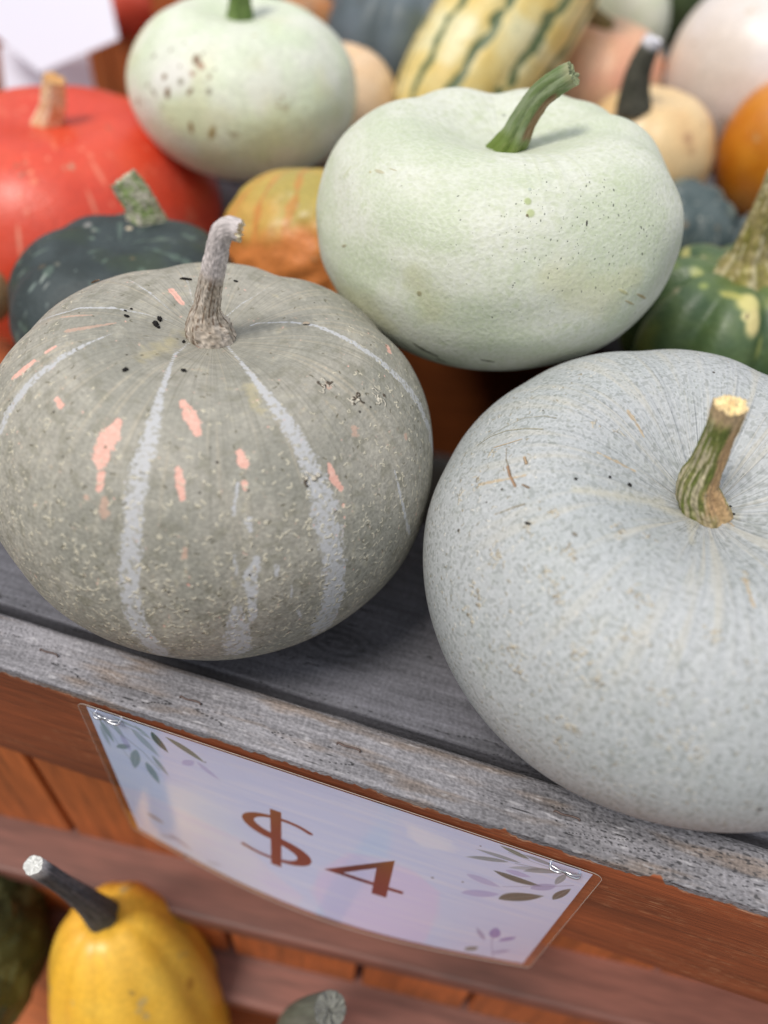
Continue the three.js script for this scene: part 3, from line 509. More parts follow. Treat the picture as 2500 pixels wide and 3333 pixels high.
// ================================================================ the three large pumpkins in front
// 1: grey-green with pale stripes and salmon patches
{
  const f = new Fruit({ p: [-0.1635, 0.0761, -0.1285], a: 0.1231, br: 0.7132, low: FLOOR, dt: 0.16, wt: 0.36, e: 0.62, ribY: 1.5, nu: 256, nv: 170, lump: 0.018, lumpF: 1.4, tx: -0.08, tz: -0.015,
    ribs: [[0.35, 0.028, 0.16, 0.4], [1.05, 0.012, 0.12, 0.5], [2.1, 0.014, 0.12, 0.5], [3.0, 0.012, 0.12, 0.4], [3.9, 0.022, 0.15, 0.4], [4.75, 0.035, 0.16, 0.4], [5.5, 0.03, 0.16, 0.4]] });
  const s = new Skin(f, 1792, 896), S = s.mask(), K = s.mask(), Y = s.mask(), P2 = s.mask();
  const z3 = (a) => a.map(([x, y]) => [x * 0.874, 700 + y * 0.874]), w3 = (a) => a.map((x) => x * 0.874);
  s.line(S, z3([[700, 480], [650, 520], [600, 660], [560, 830], [520, 950], [500, 1080], [490, 1200], [480, 1330], [490, 1450], [530, 1560], [600, 1630]]), w3([6, 15, 32, 70, 92, 82, 92, 88, 86, 92, 100]));
  s.line(S, z3([[820, 460], [850, 490], [940, 600], [1010, 690], [1080, 790], [1140, 890], [1180, 990], [1210, 1100], [1230, 1210], [1245, 1320], [1240, 1430], [1200, 1540]]), w3([5, 12, 30, 50, 72, 82, 100, 120, 112, 118, 118, 110]));
  s.line(S, z3([[900, 425], [960, 402], [1080, 398], [1180, 412], [1290, 460], [1400, 530], [1500, 620], [1560, 700], [1600, 800], [1612, 880]]), w3([4, 8, 14, 24, 32, 36, 46, 58, 60, 50]));
  s.line(S, z3([[420, 440], [320, 480], [230, 530], [150, 590], [80, 660], [25, 740], [5, 800]]), w3([4, 20, 36, 42, 46, 44, 40]));
  s.line(S, z3([[640, 395], [540, 368], [420, 345], [300, 345], [180, 380], [100, 420], [40, 480]]), w3([4, 8, 16, 18, 14, 12, 10]));
  s.line(S, z3([[480, 240], [560, 290], [640, 360]]), w3([6, 10, 5])); s.line(S, z3([[1000, 270], [900, 330], [840, 380]]), w3([6, 8, 4])); s.line(S, z3([[660, 190], [700, 250], [720, 330]]), w3([6, 8, 4]));
  for (const [pts, w] of [[[[885, 1000], [870, 1110]], [14, 22]], [[[925, 1140], [935, 1170]], [40, 30]], [[[872, 1270], [880, 1335]], [16, 20]], [[[955, 1280], [935, 1350], [940, 1500]], [30, 66, 40]], [[[880, 1470], [885, 1540], [890, 1620]], [50, 100, 120]], [[[1030, 1310], [1030, 1340]], [26, 20]], [[[1470, 950], [1500, 1080], [1525, 1190]], [10, 20, 26]], [[[1085, 1380], [1085, 1420]], [10, 14]], [[[1110, 1470], [1120, 1500]], [18, 14]]]) s.line(S, z3(pts), w3(w));
  for (const [pts, w] of [[[[440, 770], [405, 830], [380, 890], [370, 935]], [34, 84, 80, 30]], [[[378, 970], [370, 1020]], [36, 26]], [[[680, 695], [710, 750], [735, 810]], [26, 56, 34]], [[[665, 945], [670, 1000], [678, 1055]], [24, 38, 24]], [[[893, 885], [905, 920], [915, 935]], [30, 44, 20]], [[[912, 1000], [912, 1020]], [24, 16]], [[[1225, 930], [1245, 985], [1268, 1015]], [20, 40, 26]], [[[1278, 1080], [1280, 1085]], [13, 12]], [[[1283, 1125], [1284, 1130]], [10, 8]], [[[1445, 490], [1450, 510]], [24, 24]], [[[745, 485], [744, 492]], [22, 18]], [[[125, 545], [85, 580], [50, 605]], [26, 44, 24]], [[[205, 490], [175, 508]], [18, 22]], [[[212, 685], [228, 712]], [26, 28]], [[[640, 280], [675, 325]], [26, 26]], [[[700, 1375], [704, 1380]], [10, 9]]]) s.line(K, z3(pts), w3(w));
  for (const [pts, w] of [[[[390, 1060], [385, 1110]], [30, 56]], [[[320, 1048], [325, 1052]], [26, 26]], [[[692, 1245], [684, 1275]], [22, 26]], [[[1320, 795], [1322, 815]], [30, 34]], [[[1222, 628], [1224, 640]], [28, 30]], [[[430, 402], [330, 418], [250, 432]], [14, 26, 30]], [[[340, 372], [280, 375], [230, 380]], [10, 18, 14]], [[[1510, 820], [1512, 830]], [24, 24]]]) s.line(P2, z3(pts), w3(w));
  s.line(Y, z3([[640, 470], [590, 500], [520, 540]]), w3([70, 120, 60])); s.line(Y, z3([[700, 440], [760, 470], [850, 420]]), w3([60, 50, 40])); s.line(Y, z3([[930, 640], [960, 720]]), w3([70, 60]));
  srand(11);
  s.fill((u, v, x, y, z, o, k) => {
    const big = fbm(x * 22, y * 22, z * 22, 3), md = fbm(x * 130, y * 130, z * 130 + 7, 3), net = ns(x * 520, y * 520, z * 520), n2 = ns(x * 1050 + 4, y * 1150, z * 1150), rag = fbm(x * 330, y * 150, z * 330, 3), rag2 = ns(x * 950, y * 500, z * 950);
    const th = u * 6.2832, rs = fbm(Math.cos(th) * 24, Math.sin(th) * 24, v * 3.5, 3), rs2 = ns(Math.cos(th) * 70, Math.sin(th) * 70, v * 7), up = sst(0.5, 0.1, v);
    let q = mixc([0.575, 0.568, 0.525], [0.645, 0.63, 0.585], sst(-0.3, 0.3, big));
    q = mixc(q, [0.72, 0.705, 0.65], 0.42 * sst(0.1, 0.36, md)); q = mixc(q, [0.46, 0.45, 0.38], 0.36 * sst(0.05, 0.4, -md + 0.25 * big));
    q = mixc(q, [0.72, 0.68, 0.60], 0.5 * sst(0.15, 0.4, rs) * up); q = mixc(q, [0.52, 0.51, 0.46], 0.45 * sst(0.15, 0.45, rs2) * up);
    const g = 1 + (0.15 * net + 0.13 * n2) * mix(1, 0.45, up); q = q.map((c) => c * g);
    q = mixc(q, [0.74, 0.69, 0.52], 0.5 * sst(0.1, 1.1, Y[k] + 0.9 * rag + 0.4 * md));
    const m = sst(0.27, 0.42, S[k] + 0.55 * rag + 0.3 * rag2 - 0.02), hole = sst(0.08, 0.42, ns(x * 480, y * 260, z * 480 + 2) + 0.35 * n2) * 0.5;
    q = mixc(q, [0.75, 0.755, 0.765], m * (0.92 - 1.25 * hole));
    const kk = sst(0.27, 0.44, K[k] + 0.4 * rag + 0.22 * rag2 + 0.08); q = mixc(q, mixc([0.885, 0.67, 0.605], [0.92, 0.735, 0.67], 0.5 + net), 0.97 * kk);
    const k2 = sst(0.2, 0.6, P2[k] + 0.45 * rag + 0.25 * rag2); q = mixc(q, [0.88, 0.68, 0.59], 0.5 * k2);
    o[0] = q[0]; o[1] = q[1]; o[2] = q[2]; o[3] = 0.0001 * net + 0.00006 * n2 + 0.00035 * rs * up * (1 - m) + 0.0001 * md - 0.00015 * kk;
  });
  for (let i = 0; i < 7500; i++) { const [u, v] = s.areaUV(); if (v < 0.12 || rnd() > sst(0.1, 0.55, v) * 0.95 + 0.12) continue; s.worm(u, v, rr(0.0012, 0.0045), rr(0.00036, 0.0006), [0.83, 0.80, 0.71], rr(0.35, 0.85), 0.00013, 1.2); }
  for (let i = 0; i < 700; i++) { const [u, v] = s.areaUV(); s.worm(u, v, rr(0.001, 0.003), 0.0005, [0.40, 0.38, 0.31], rr(0.3, 0.6), -0.00012); }
  for (let i = 0; i < 60; i++) { const [u, v] = s.areaUV(); s.spot(u, v, rr(0.0005, 0.001), [0.16, 0.14, 0.12], 0.8, 0.0002); }
  for (const [px, py] of [[1060, 815], [1180, 740], [1090, 870], [1060, 1255], [1160, 1300], [1240, 1290], [1012, 1560], [1080, 790], [1150, 790]]) { const [u, v] = f.uvAt(px, py); for (let i = 0; i < 9; i++) s.worm(u + rr(-0.006, 0.006), v + rr(-0.006, 0.006), rr(0.002, 0.006), 0.0006, rnd() < 0.3 ? [0.35, 0.3, 0.25] : [0.84, 0.81, 0.74], 0.8, 0.0004, 1.5); }
  fruitThing('pumpkin', 'grey-green pumpkin with pale stripes and salmon pink patches beside the price card', 'pumpkin', f, s, { rough: 0.62, range: 0.0024,
    stem: { pts: [[676, 1083], [672, 1040], [680, 960], [695, 880], [712, 792], [726, 752], [750, 742], [780, 752]], w: [156, 140, 82, 74, 70, 66, 62, 62], seed: 3, ridges: 5, ridgeA: 0.05, rough: 0.12, grain: 0.09, ns: 140, nr: 64, jag: 0.5, cut: [0.93, 0.84, 0.70], plug: 0.7,
      color: stemColor([0.73, 0.69, 0.645], [0.67, 0.62, 0.56], { C: [0.38, 0.31, 0.25], cl: 0.26, g: 0.42, s: 4, gt: 40, tip: [0.77, 0.735, 0.725], tipT: 0.5 }) } });
  f1 = f;
}
// 2: pale mint, leaning on the others
{
  const f = new Fruit({ p: [-0.0511, 0.1495, -0.315], a: 0.1145, br: 0.612, tx: -0.04, tz: 0.06, e: 0.58, dt: 0.36, wt: 0.42, ribY: 1.7, nu: 256, nv: 160, lump: 0.035, lumpF: 1.5, db: 0.05, yaw: 0.2,
    ribs: [[0.05, 0.06, 0.22, 0.34], [1.1, 0.02, 0.25, 0.5], [2.75, 0.025, 0.24, 0.42], [3.9, 0.04, 0.2, 0.42], [4.62, 0.085, 0.22, 0.42], [5.35, 0.03, 0.18, 0.4], [5.75, 0.05, 0.16, 0.4]] });
  const s = new Skin(f, 1792, 896), A = s.mask(), D = s.mask();
  s.line(A, [[1060, 930], [1200, 1000], [1250, 1050]], [120, 160, 120]); s.line(A, [[1800, 900], [1960, 960], [2060, 900]], [140, 220, 120]); s.line(A, [[1350, 900], [1400, 1000]], [120, 160]);
  s.line(D, [[1345, 1118], [1380, 1140], [1420, 1158]], [8, 22, 14]); s.line(D, [[1425, 1168], [1450, 1178]], [16, 12]); s.line(D, [[1570, 1172], [1605, 1178]], [12, 10]);
  srand(21);
  s.fill((u, v, x, y, z, o, k) => {
    const big = fbm(x * 18, y * 26, z * 18, 3), md = fbm(x * 75, y * 75, z * 75 + 3, 3), fi = fbm(x * 420, y * 420, z * 420, 2), w1 = 1 - Math.abs(fbm(x * 170 + 2, y * 170, z * 170, 3)) * 3.2, w2 = 1 - Math.abs(ns(x * 330, y * 330 + 5, z * 330)) * 3;
    const th = u * 6.2832, rs = fbm(Math.cos(th) * 20, Math.sin(th) * 20, v * 5, 3), up = sst(0.42, 0.08, v);
    let q = mixc([0.765, 0.80, 0.695], [0.81, 0.825, 0.745], sst(-0.3, 0.3, big));
    q = mixc(q, [0.715, 0.76, 0.62], 0.4 * sst(0.02, 0.4, -md + 0.3 * big)); q = mixc(q, [0.865, 0.875, 0.83], 0.7 * clamp(w1) * sst(-0.25, 0.2, big)); q = mixc(q, [0.86, 0.87, 0.83], 0.4 * clamp(w2));
    q = mixc(q, [0.80, 0.82, 0.72], 0.5 * sst(0.1, 0.4, rs) * up);
    q = mixc(q, [0.76, 0.76, 0.60], 0.42 * sst(0.15, 0.9, A[k] + 0.5 * md));
    q = mixc(q, [0.22, 0.22, 0.15], 0.8 * sst(0.25, 0.6, D[k] + 0.5 * fi));
    const g = 1 + 0.05 * fi; o[0] = q[0] * g; o[1] = q[1] * g; o[2] = q[2] * g; o[3] = 0.00012 * fi + 0.0001 * clamp(w1) + 0.0004 * rs * up;
  });
  for (let i = 0; i < 230; i++) { const a = rr(0, 6.283), r = Math.sqrt(rnd()) * (rnd() < 0.7 ? 0.75 : 1.3), px = 1880 + 380 * r * Math.cos(a), py = 790 + 300 * r * Math.sin(a); if (px > 2190 || py > 1180) continue; const [u, v] = f.uvAt(px, py); s.spot(u, v, 0.00024 + 0.0005 * rnd() * rnd(), [0.32, 0.33, 0.30], rr(0.35, 0.95), -0.0002, rr(0.6, 1), rr(0.9, 2), rr(-0.9, 0.3)); }
  for (let i = 0; i < 260; i++) { const [u, v] = s.areaUV(); s.spot(u, v, 0.00022 + 0.0004 * rnd() * rnd(), [0.42, 0.42, 0.36], rr(0.3, 0.8), 0, 1, rr(0.8, 2), rr(-1, 1)); }
  for (const [px, py, r, c, a, su, sv, an] of [[1718, 655, 16, [0.66, 0.71, 0.50], 0.9, 1, 1, 0], [1727, 694, 17, [0.70, 0.74, 0.54], 0.9, 1.1, 1, 0.3], [1716, 701, 6, [0.4, 0.36, 0.25], 0.9, 1, 1, 0], [1724, 616, 8, [0.72, 0.76, 0.7], 0.8, 1, 1, 0], [1235, 558, 16, [0.70, 0.66, 0.52], 0.6, 2, 0.5, 0.1], [1205, 560, 10, [0.72, 0.68, 0.5], 0.6, 1, 0.5, 0], [1280, 552, 8, [0.70, 0.66, 0.52], 0.6, 3, 0.4, 0.1], [1910, 726, 9, [0.2, 0.19, 0.17], 0.95, 0.5, 1.4, -0.3], [1120, 800, 12, [0.55, 0.5, 0.38], 0.6, 1.6, 0.5, 0.5], [1365, 955, 12, [0.5, 0.47, 0.33], 0.6, 1, 1, 0], [1640, 375, 10, [0.6, 0.62, 0.56], 0.7, 1, 1, 0], [2090, 965, 34, [0.62, 0.55, 0.38], 0.8, 1.6, 0.18, -0.55], [2050, 985, 26, [0.66, 0.6, 0.43], 0.7, 1.6, 0.18, -0.55], [2030, 950, 24, [0.73, 0.71, 0.5], 0.6, 1.4, 0.3, -0.55], [1130, 560, 26, [0.74, 0.76, 0.62], 0.5, 0.4, 1.3, 0]]) { const [u, v] = f.uvAt(px, py); s.spot(u, v, r * f.pxScale(px, py), c, a, 0.0002, su, sv, an); }
  fruitThing('pumpkin', 'smooth pale mint pumpkin with a curved green stem resting behind two grey pumpkins', 'pumpkin', f, s, { rough: 0.58, coat: 0, range: 0.0024,
    stem: { pts: [[1672, 484], [1682, 440], [1712, 380], [1760, 312], [1810, 272], [1866, 240]], w: [118, 92, 76, 72, 70, 66], seed: 8, green: 1, ridges: 7, ridgeA: 0.26, rough: 0.08, grain: 0.03, twist: 0.6, ns: 110, nr: 70, cut: [0.55, 0.58, 0.44], jag: 0.3, dz: 0.004,
      color: (t, a, ca, sa) => { const n = fbm(ca * 2, sa * 2, t * 4, 3), g = ns(ca * 12, sa * 12, t * 6), sc = sst(0.86, 0.97, Math.cos(a + 0.75)) * sst(0.25, 0.34, t + 0.1 * n) * sst(0.82, 0.74, t + 0.1 * n); let c = mixc([0.40, 0.47, 0.29], [0.50, 0.55, 0.42], sst(-0.3, 0.3, n + 0.4 * g)); c = mixc(c, [0.36, 0.44, 0.14], sst(0.34, 0.12, t) * 0.8); c = mixc(c, mixc([0.60, 0.50, 0.40], [0.42, 0.32, 0.20], 0.5 + g), sc); c = mixc(c, [0.68, 0.66, 0.52], sst(0.9, 1, t) * 0.6 + 0.25 * sst(0.3, 0.5, ns(ca * 18, sa * 18, t * 12))); return c; } } });
  f2 = f;
}
// 3: pale blue-grey, pitted
{
  const f = new Fruit({ p: [0.0935, 0.0714, -0.1320], a: 0.1325, br: 0.672, low: FLOOR, tx: 0.10, tz: -0.006, dt: 0.46, wt: 0.42, e: 0.84, ribY: 1.5, nu: 256, nv: 160, lump: 0.014, lumpF: 1.3,
    ribs: [[0.2, 0.02, 0.14, 0.36], [1.2, 0.008, 0.2, 0.4], [2.2, 0.008, 0.2, 0.4], [3.25, 0.02, 0.13, 0.4], [3.75, 0.016, 0.12, 0.36], [4.3, 0.018, 0.13, 0.36], [4.95, 0.034, 0.15, 0.36], [5.6, 0.02, 0.13, 0.36]] });
  const s = new Skin(f, 1792, 896), Y = s.mask(), T = s.mask();
  const z5 = ([x, y]) => [1350 + x * 0.7458, 1100 + y * 0.7458];
  s.line(Y, [[700, 660], [900, 690], [1080, 720]].map(z5), [50, 80, 70]); s.line(Y, [[1210, 800], [1210, 900]].map(z5), [60, 30]); s.line(Y, [[1040, 720], [1150, 770], [1300, 800], [1400, 780]].map(z5), [80, 60, 60, 50]);
  s.line(T, [[930, 320], [960, 360], [1000, 430]].map(z5), [16, 26, 12]); s.line(T, [[800, 500], [880, 540], [960, 580]].map(z5), [14, 22, 12]); s.line(T, [[280, 640], [380, 620], [480, 600]].map(z5), [20, 16, 14]); s.line(T, [[1340, 780], [1390, 820]].map(z5), [16, 12]); s.line(T, [[1440, 1050], [1480, 1170]].map(z5), [24, 14]);
  srand(31);
  s.fill((u, v, x, y, z, o, k) => {
    const big = fbm(x * 20, y * 24, z * 20 + 9, 3), md = fbm(x * 110, y * 110, z * 110, 3), fi = fbm(x * 520, y * 520, z * 520, 2), cell = ns(x * 420 + 8, y * 420, z * 420), th = u * 6.2832, up = sst(0.5, 0.05, v);
    const rs = fbm(Math.cos(th) * 13, Math.sin(th) * 13, v * 5, 3), rf = ns(Math.cos(th) * 38, Math.sin(th) * 38, v * 6), rf2 = ns(Math.cos(th) * 80, Math.sin(th) * 80, v * 9), rag = fbm(x * 300, y * 300, z * 300 + 3, 3);
    let q = mixc([0.63, 0.65, 0.648], [0.665, 0.678, 0.68], sst(-0.3, 0.3, big));
    q = mixc(q, [0.61, 0.63, 0.61], 0.5 * sst(0.1, 0.45, md)); q = mixc(q, [0.775, 0.785, 0.79], 0.65 * clamp(1 - Math.abs(cell) * 3.6)); q = mixc(q, [0.74, 0.755, 0.755], 0.35 * sst(0.04, 0.36, -cell)); q = mixc(q, [0.57, 0.585, 0.57], 0.38 * sst(0.14, 0.42, cell));
    q = mixc(q, [0.77, 0.745, 0.68], 0.5 * sst(0.05, 0.38, rs) * up); q = mixc(q, [0.69, 0.71, 0.72], 0.28 * sst(0.12, 0.42, rf) * up);
    q = mixc(q, [0.79, 0.755, 0.65], 0.45 * sst(0.2, 1.1, Y[k] + 0.4 * rag)); q = mixc(q, [0.74, 0.64, 0.50], 0.7 * sst(0.35, 0.75, T[k] + 0.7 * rag));
    q = mixc(q, [0.76, 0.70, 0.58], 0.12 * sst(0.22, 0.5, fbm(x * 60 + 3, y * 60, z * 60, 2)) * sst(0.0, 0.35, rag));
    const g = 1 + 0.07 * fi; o[0] = q[0] * g; o[1] = q[1] * g; o[2] = q[2] * g; o[3] = 0.0001 * fi - 0.0001 * sst(0.1, 0.45, cell) + up * (0.00028 * rf + 0.0001 * rf2 + 0.0011 * rs) + 0.0001 * md;
  });
  for (let i = 0; i < 15000; i++) { const [u, v] = s.areaUV(); s.spot(u, v, rr(0.00032, 0.00062), [0.52, 0.535, 0.50], rr(0.25, 0.65), -0.0001, rr(0.8, 1.1), rr(1, 1.8)); }
  for (let i = 0; i < 3600; i++) { const [u, v] = s.areaUV(); if (v < 0.2) continue; s.worm(u, v, rr(0.001, 0.0028), rr(0.00034, 0.0005), rnd() < 0.5 ? [0.86, 0.84, 0.79] : [0.56, 0.52, 0.43], rr(0.25, 0.6), 0.0001, 1.2); }
  for (const [x, y, n, w] of [[365, 950, 26, 1], [590, 1040, 20, 1], [630, 1130, 22, 1], [690, 940, 18, 0.8], [270, 1120, 26, 0.9], [240, 1210, 18, 0.7], [435, 1350, 20, 0.8], [660, 1690, 30, 1.1], [630, 1770, 20, 0.9], [735, 1390, 22, 1], [980, 1140, 22, 1.2], [890, 840, 22, 1], [1020, 870, 14, 1], [785, 380, 10, 0.7], [890, 412, 10, 0.7], [270, 630, 16, 0.8], [610, 765, 14, 0.7], [1190, 1780, 26, 1.4], [1310, 1295, 18, 1], [200, 690, 14, 0.6], [340, 500, 16, 0.8], [1440, 1040, 18, 1.1], [800, 1500, 16, 1], [460, 1480, 14, 0.8], [1100, 1560, 16, 1.2], [930, 1300, 12, 1], [500, 830, 14, 0.7]]) {
    const [px, py] = z5([x, y]), [u, v] = f.uvAt(px, py); for (let i = 0; i < n * 0.6; i++) s.worm(u + (rnd() + rnd() - 1) * 0.011 * w, v + (rnd() + rnd() - 1) * 0.013 * w, rr(0.0015, 0.004), rr(0.00034, 0.00055), rnd() < 0.25 ? [0.58, 0.52, 0.42] : [0.78, 0.73, 0.63], rr(0.2, 0.5), 0.00015, 1.4);
  }
  const scr = (pts, w, c, a) => { for (let i = 0; i < pts.length - 1; i++) for (let k = 0; k < 30; k++) { const t = k / 30, [px, py] = z5([mix(pts[i][0], pts[i + 1][0], t), mix(pts[i][1], pts[i + 1][1], t)]), [u, v] = f.uvAt(px, py); s.spot(u, v, w * rr(0.7, 1.2), c, a * rr(0.4, 1), -0.0002); } };
  scr([[270, 470], [330, 430], [400, 405], [480, 395], [560, 398]], 0.0006, [0.56, 0.53, 0.42], 0.5); scr([[300, 440], [380, 395], [470, 350], [560, 340], [620, 350]], 0.0005, [0.6, 0.58, 0.5], 0.45); scr([[345, 478], [400, 462], [470, 440]], 0.0006, [0.74, 0.64, 0.5], 0.7);
  scr([[400, 480], [398, 530], [408, 560]], 0.0004, [0.55, 0.5, 0.42], 0.5); scr([[405, 560], [415, 600], [440, 650]], 0.0008, [0.66, 0.52, 0.40], 0.8); scr([[478, 520], [488, 550]], 0.0009, [0.76, 0.65, 0.52], 0.8); scr([[470, 640], [500, 655]], 0.0006, [0.6, 0.5, 0.4], 0.8); scr([[350, 770], [430, 740], [480, 725]], 0.0005, [0.6, 0.55, 0.45], 0.6);
  for (const [x, y, r] of [[1505, 2058, 16], [700, 616, 6], [560, 316, 5], [313, 717, 6], [190, 840, 9], [380, 660, 8], [1305, 150, 8]]) { const [px, py] = z5([x, y]), [u, v] = f.uvAt(px, py); s.spot(u, v, r * 0.75 * f.pxScale(px, py), [0.2, 0.18, 0.16], 0.8, 0); }
  fruitThing('pumpkin', 'pale blue-grey pitted pumpkin with tan scabs and a straight woody stem', 'pumpkin', f, s, { rough: 0.56, range: 0.003,
    stem: { pts: [[2262, 1632], [2272, 1580], [2310, 1490], [2348, 1400], [2378, 1318]], w: [158, 126, 96, 84, 92], seed: 14, ridges: 6, ridgeA: 0.2, rough: 0.1, grain: 0.05, ns: 120, nr: 70, jag: 0.3, cut: [0.93, 0.82, 0.62], plug: 0.5, twist: 0.2,
      color: (t, a, ca, sa) => { const n = fbm(ca * 2.2 + 3, sa * 2.2, t * 4, 3), g = ns(ca * 12, sa * 12, t * 8), l = ns(ca * 8 + 5, sa * 8, t * 2.4), gr = ns(ca * 25, sa * 25, t * 40); let c = mixc([0.38, 0.42, 0.19], [0.46, 0.46, 0.27], sst(-0.3, 0.3, n)); c = mixc(c, [0.74, 0.69, 0.60], 0.8 * sst(0.12, 0.26, l + 0.25 * g)); c = mixc(c, [0.68, 0.55, 0.40], sst(0.80, 0.92, Math.cos(a + 0.7) + 0.25 * n) * 0.95); c = mixc(c, [0.72, 0.62, 0.48], sst(0.78, 0.95, t + 0.15 * n)); c = mixc(c, [0.66, 0.57, 0.42], 0.7 * sst(0.16, 0.02, t + 0.1 * g)); const k = 1 + 0.22 * gr + 0.2 * g; return c.map((x) => x * k); } } });
  f3 = f;
}

// ================================================================ the pile behind
const pile = (name, label, category, fo, sk, o) => { const f = new Fruit(fo); return [fruitThing(name, label, category, f, plainSkin(f, sk), o), f]; };
// mint pumpkin with a scarred cheek, on top of the red one and its neighbours
{
  const br = [0.44, 0.33, 0.22], gy = [0.55, 0.53, 0.45], wh = [0.93, 0.92, 0.89];
  pile('pumpkin', 'pale mint pumpkin with brown scars on one cheek, perched above the red pumpkin', 'pumpkin',
    { p: [-0.3334, 0.1095, -0.56], a: 0.1061, br: 0.6815, nu: 160, nv: 100, lump: 0.025, dt: 0.22, ribs: ringRibs(8, 0.016, 0.16, { seed: 4, hi: 0.45 }) },
    { W: 1024, A: [0.83, 0.87, 0.76], B: [0.88, 0.89, 0.83], C: [0.82, 0.81, 0.60], cAmt: 0.4, freq: 24, seed: 5, flecks: 120, fleckR: 0.0012, fleckC: [0.6, 0.62, 0.5],
      spots: [[560, 250, 95, wh, 0.6, 1, 0.8], [590, 235, 60, wh, 0.5], [520, 280, 60, wh, 0.5], [640, 195, 20, br, 0.9, 0.9, 1.3, 0.5], [655, 215, 15, [0.62, 0.42, 0.32], 0.8], [626, 240, 12, [0.62, 0.45, 0.35], 0.7], [535, 250, 13, br, 0.8], [545, 302, 16, br, 0.9, 0.9, 1.4], [588, 265, 14, gy, 0.9], [618, 298, 16, br, 0.8, 1.2, 0.6, 0.9], [680, 298, 14, gy, 0.9], [682, 250, 10, br, 0.7], [500, 300, 18, gy, 0.8, 1.2, 0.5, -0.6], [480, 275, 12, gy, 0.6], [622, 415, 15, [0.5, 0.36, 0.2], 0.9, 0.7, 1.5], [690, 432, 18, [0.56, 0.45, 0.24], 0.8, 0.7, 1.7, -0.4], [500, 182, 10, gy, 0.9], [556, 163, 9, gy, 0.8], [600, 140, 8, gy, 0.6], [525, 345, 7, gy, 0.7], [660, 175, 10, gy, 0.6], [700, 225, 8, gy, 0.7], [585, 215, 8, gy, 0.6], [830, 115, 9, [0.7, 0.68, 0.5], 0.7, 1.6, 0.6]] },
    { rough: 0.52, coat: 0.04, stem: { pts: [[785, 84], [784, 30], [778, -60], [770, -150]], w: [92, 70, 70, 74], green: 1, ridges: 5, ridgeA: 0.14, seed: 5, color: stemColor([0.34, 0.43, 0.20], [0.42, 0.50, 0.28], { s: 2 }) } });
}
pile('pumpkin', 'large orange-red pumpkin with a pale stub of a stem', 'pumpkin',
  { p: [-0.5092, -0.0214, -0.49], a: 0.158, br: 0.7366, nu: 160, nv: 100, lump: 0.03, dt: 0.2, wt: 0.42, ribs: ringRibs(9, 0.012, 0.12, { seed: 8, hi: 0.45 }) },
  { W: 1024, A: [0.84, 0.25, 0.14], B: [0.88, 0.31, 0.19], C: [0.86, 0.36, 0.30], cAmt: 0.5, freq: 16, seed: 8, flecks: 420, fleckR: 0.003, fleckC: [0.93, 0.55, 0.44], fleckL: 2.4, spots: [[320, 560, 22, [0.93, 0.58, 0.48], 0.6, 0.5, 3.2], [300, 660, 20, [0.9, 0.62, 0.52], 0.6, 0.45, 3], [62, 780, 22, [0.92, 0.66, 0.56], 0.7, 0.4, 3], [110, 590, 18, [0.93, 0.52, 0.36], 0.7], [175, 470, 20, [0.93, 0.52, 0.36], 0.5, 0.5, 3], [100, 560, 12, [0.95, 0.6, 0.44], 0.8]] },
  { rough: 0.4, coat: 0.2, stem: { pts: [[172, 396], [172, 345], [174, 300], [176, 255]], w: [96, 76, 72, 62], ridges: 6, ridgeA: 0.12, seed: 12, cut: [0.86, 0.66, 0.44], color: stemColor([0.90, 0.78, 0.62], [0.84, 0.68, 0.50], { s: 7, C: [0.9, 0.84, 0.74], cl: 0.2 }) } });
pile('kabocha_squash', 'dark blue-green squash with pale flecks and a stubby green stem leaning over', 'squash',
  { p: [-0.306, 0.0453, -0.277], a: 0.088, br: 0.68, low: -0.008, nu: 160, nv: 100, lump: 0.03, dt: 0.16, wt: 0.4, ribs: [[0.6, 0.03, 0.2, 0.5], [1.5, 0.03, 0.2, 0.5], [2.5, 0.05, 0.2, 0.5], [3.4, 0.05, 0.2, 0.5], [4.1, 0.07, 0.22, 0.5], [4.85, 0.06, 0.2, 0.5], [5.6, 0.05, 0.2, 0.5]] },
  { W: 1024, A: [0.16, 0.20, 0.20], B: [0.225, 0.265, 0.27], C: [0.21, 0.26, 0.20], freq: 40, seed: 3, bands: 9, bandC: [0.42, 0.50, 0.44], bw: 0.98, bandA: 0.55, flecks: 130, fleckR: 0.0014, fleckC: [0.45, 0.50, 0.48], fleckL: 2.2,
    spots: [[420, 743, 15, [0.78, 0.72, 0.62], 0.95], [285, 732, 20, [0.62, 0.60, 0.58], 0.8], [305, 750, 12, [0.6, 0.6, 0.55], 0.7], [300, 775, 12, [0.5, 0.58, 0.5], 0.6], [140, 905, 16, [0.62, 0.66, 0.62], 0.8, 0.6, 1.8, 0.3], [105, 935, 14, [0.6, 0.66, 0.62], 0.7, 0.6, 2], [150, 930, 12, [0.62, 0.63, 0.6], 0.7, 0.5, 1.8], [70, 890, 14, [0.5, 0.55, 0.5], 0.6, 0.6, 2], [130, 820, 14, [0.45, 0.52, 0.46], 0.6, 0.5, 3], [540, 720, 18, [0.48, 0.54, 0.46], 0.6, 0.6, 3], [520, 780, 18, [0.45, 0.5, 0.44], 0.6, 0.7, 3]] },
  { rough: 0.6, coat: 0, stem: { free: 1, pts: [[478, 708], [455, 665], [426, 618], [400, 582]], w: [130, 104, 98, 92], ridges: 6, ridgeA: 0.1, seed: 21, cut: [0.72, 0.70, 0.60], rough: 0.16, color: stemColor([0.62, 0.62, 0.54], [0.50, 0.57, 0.36], { s: 5, C: [0.68, 0.66, 0.60], cl: 0.15 }) } });
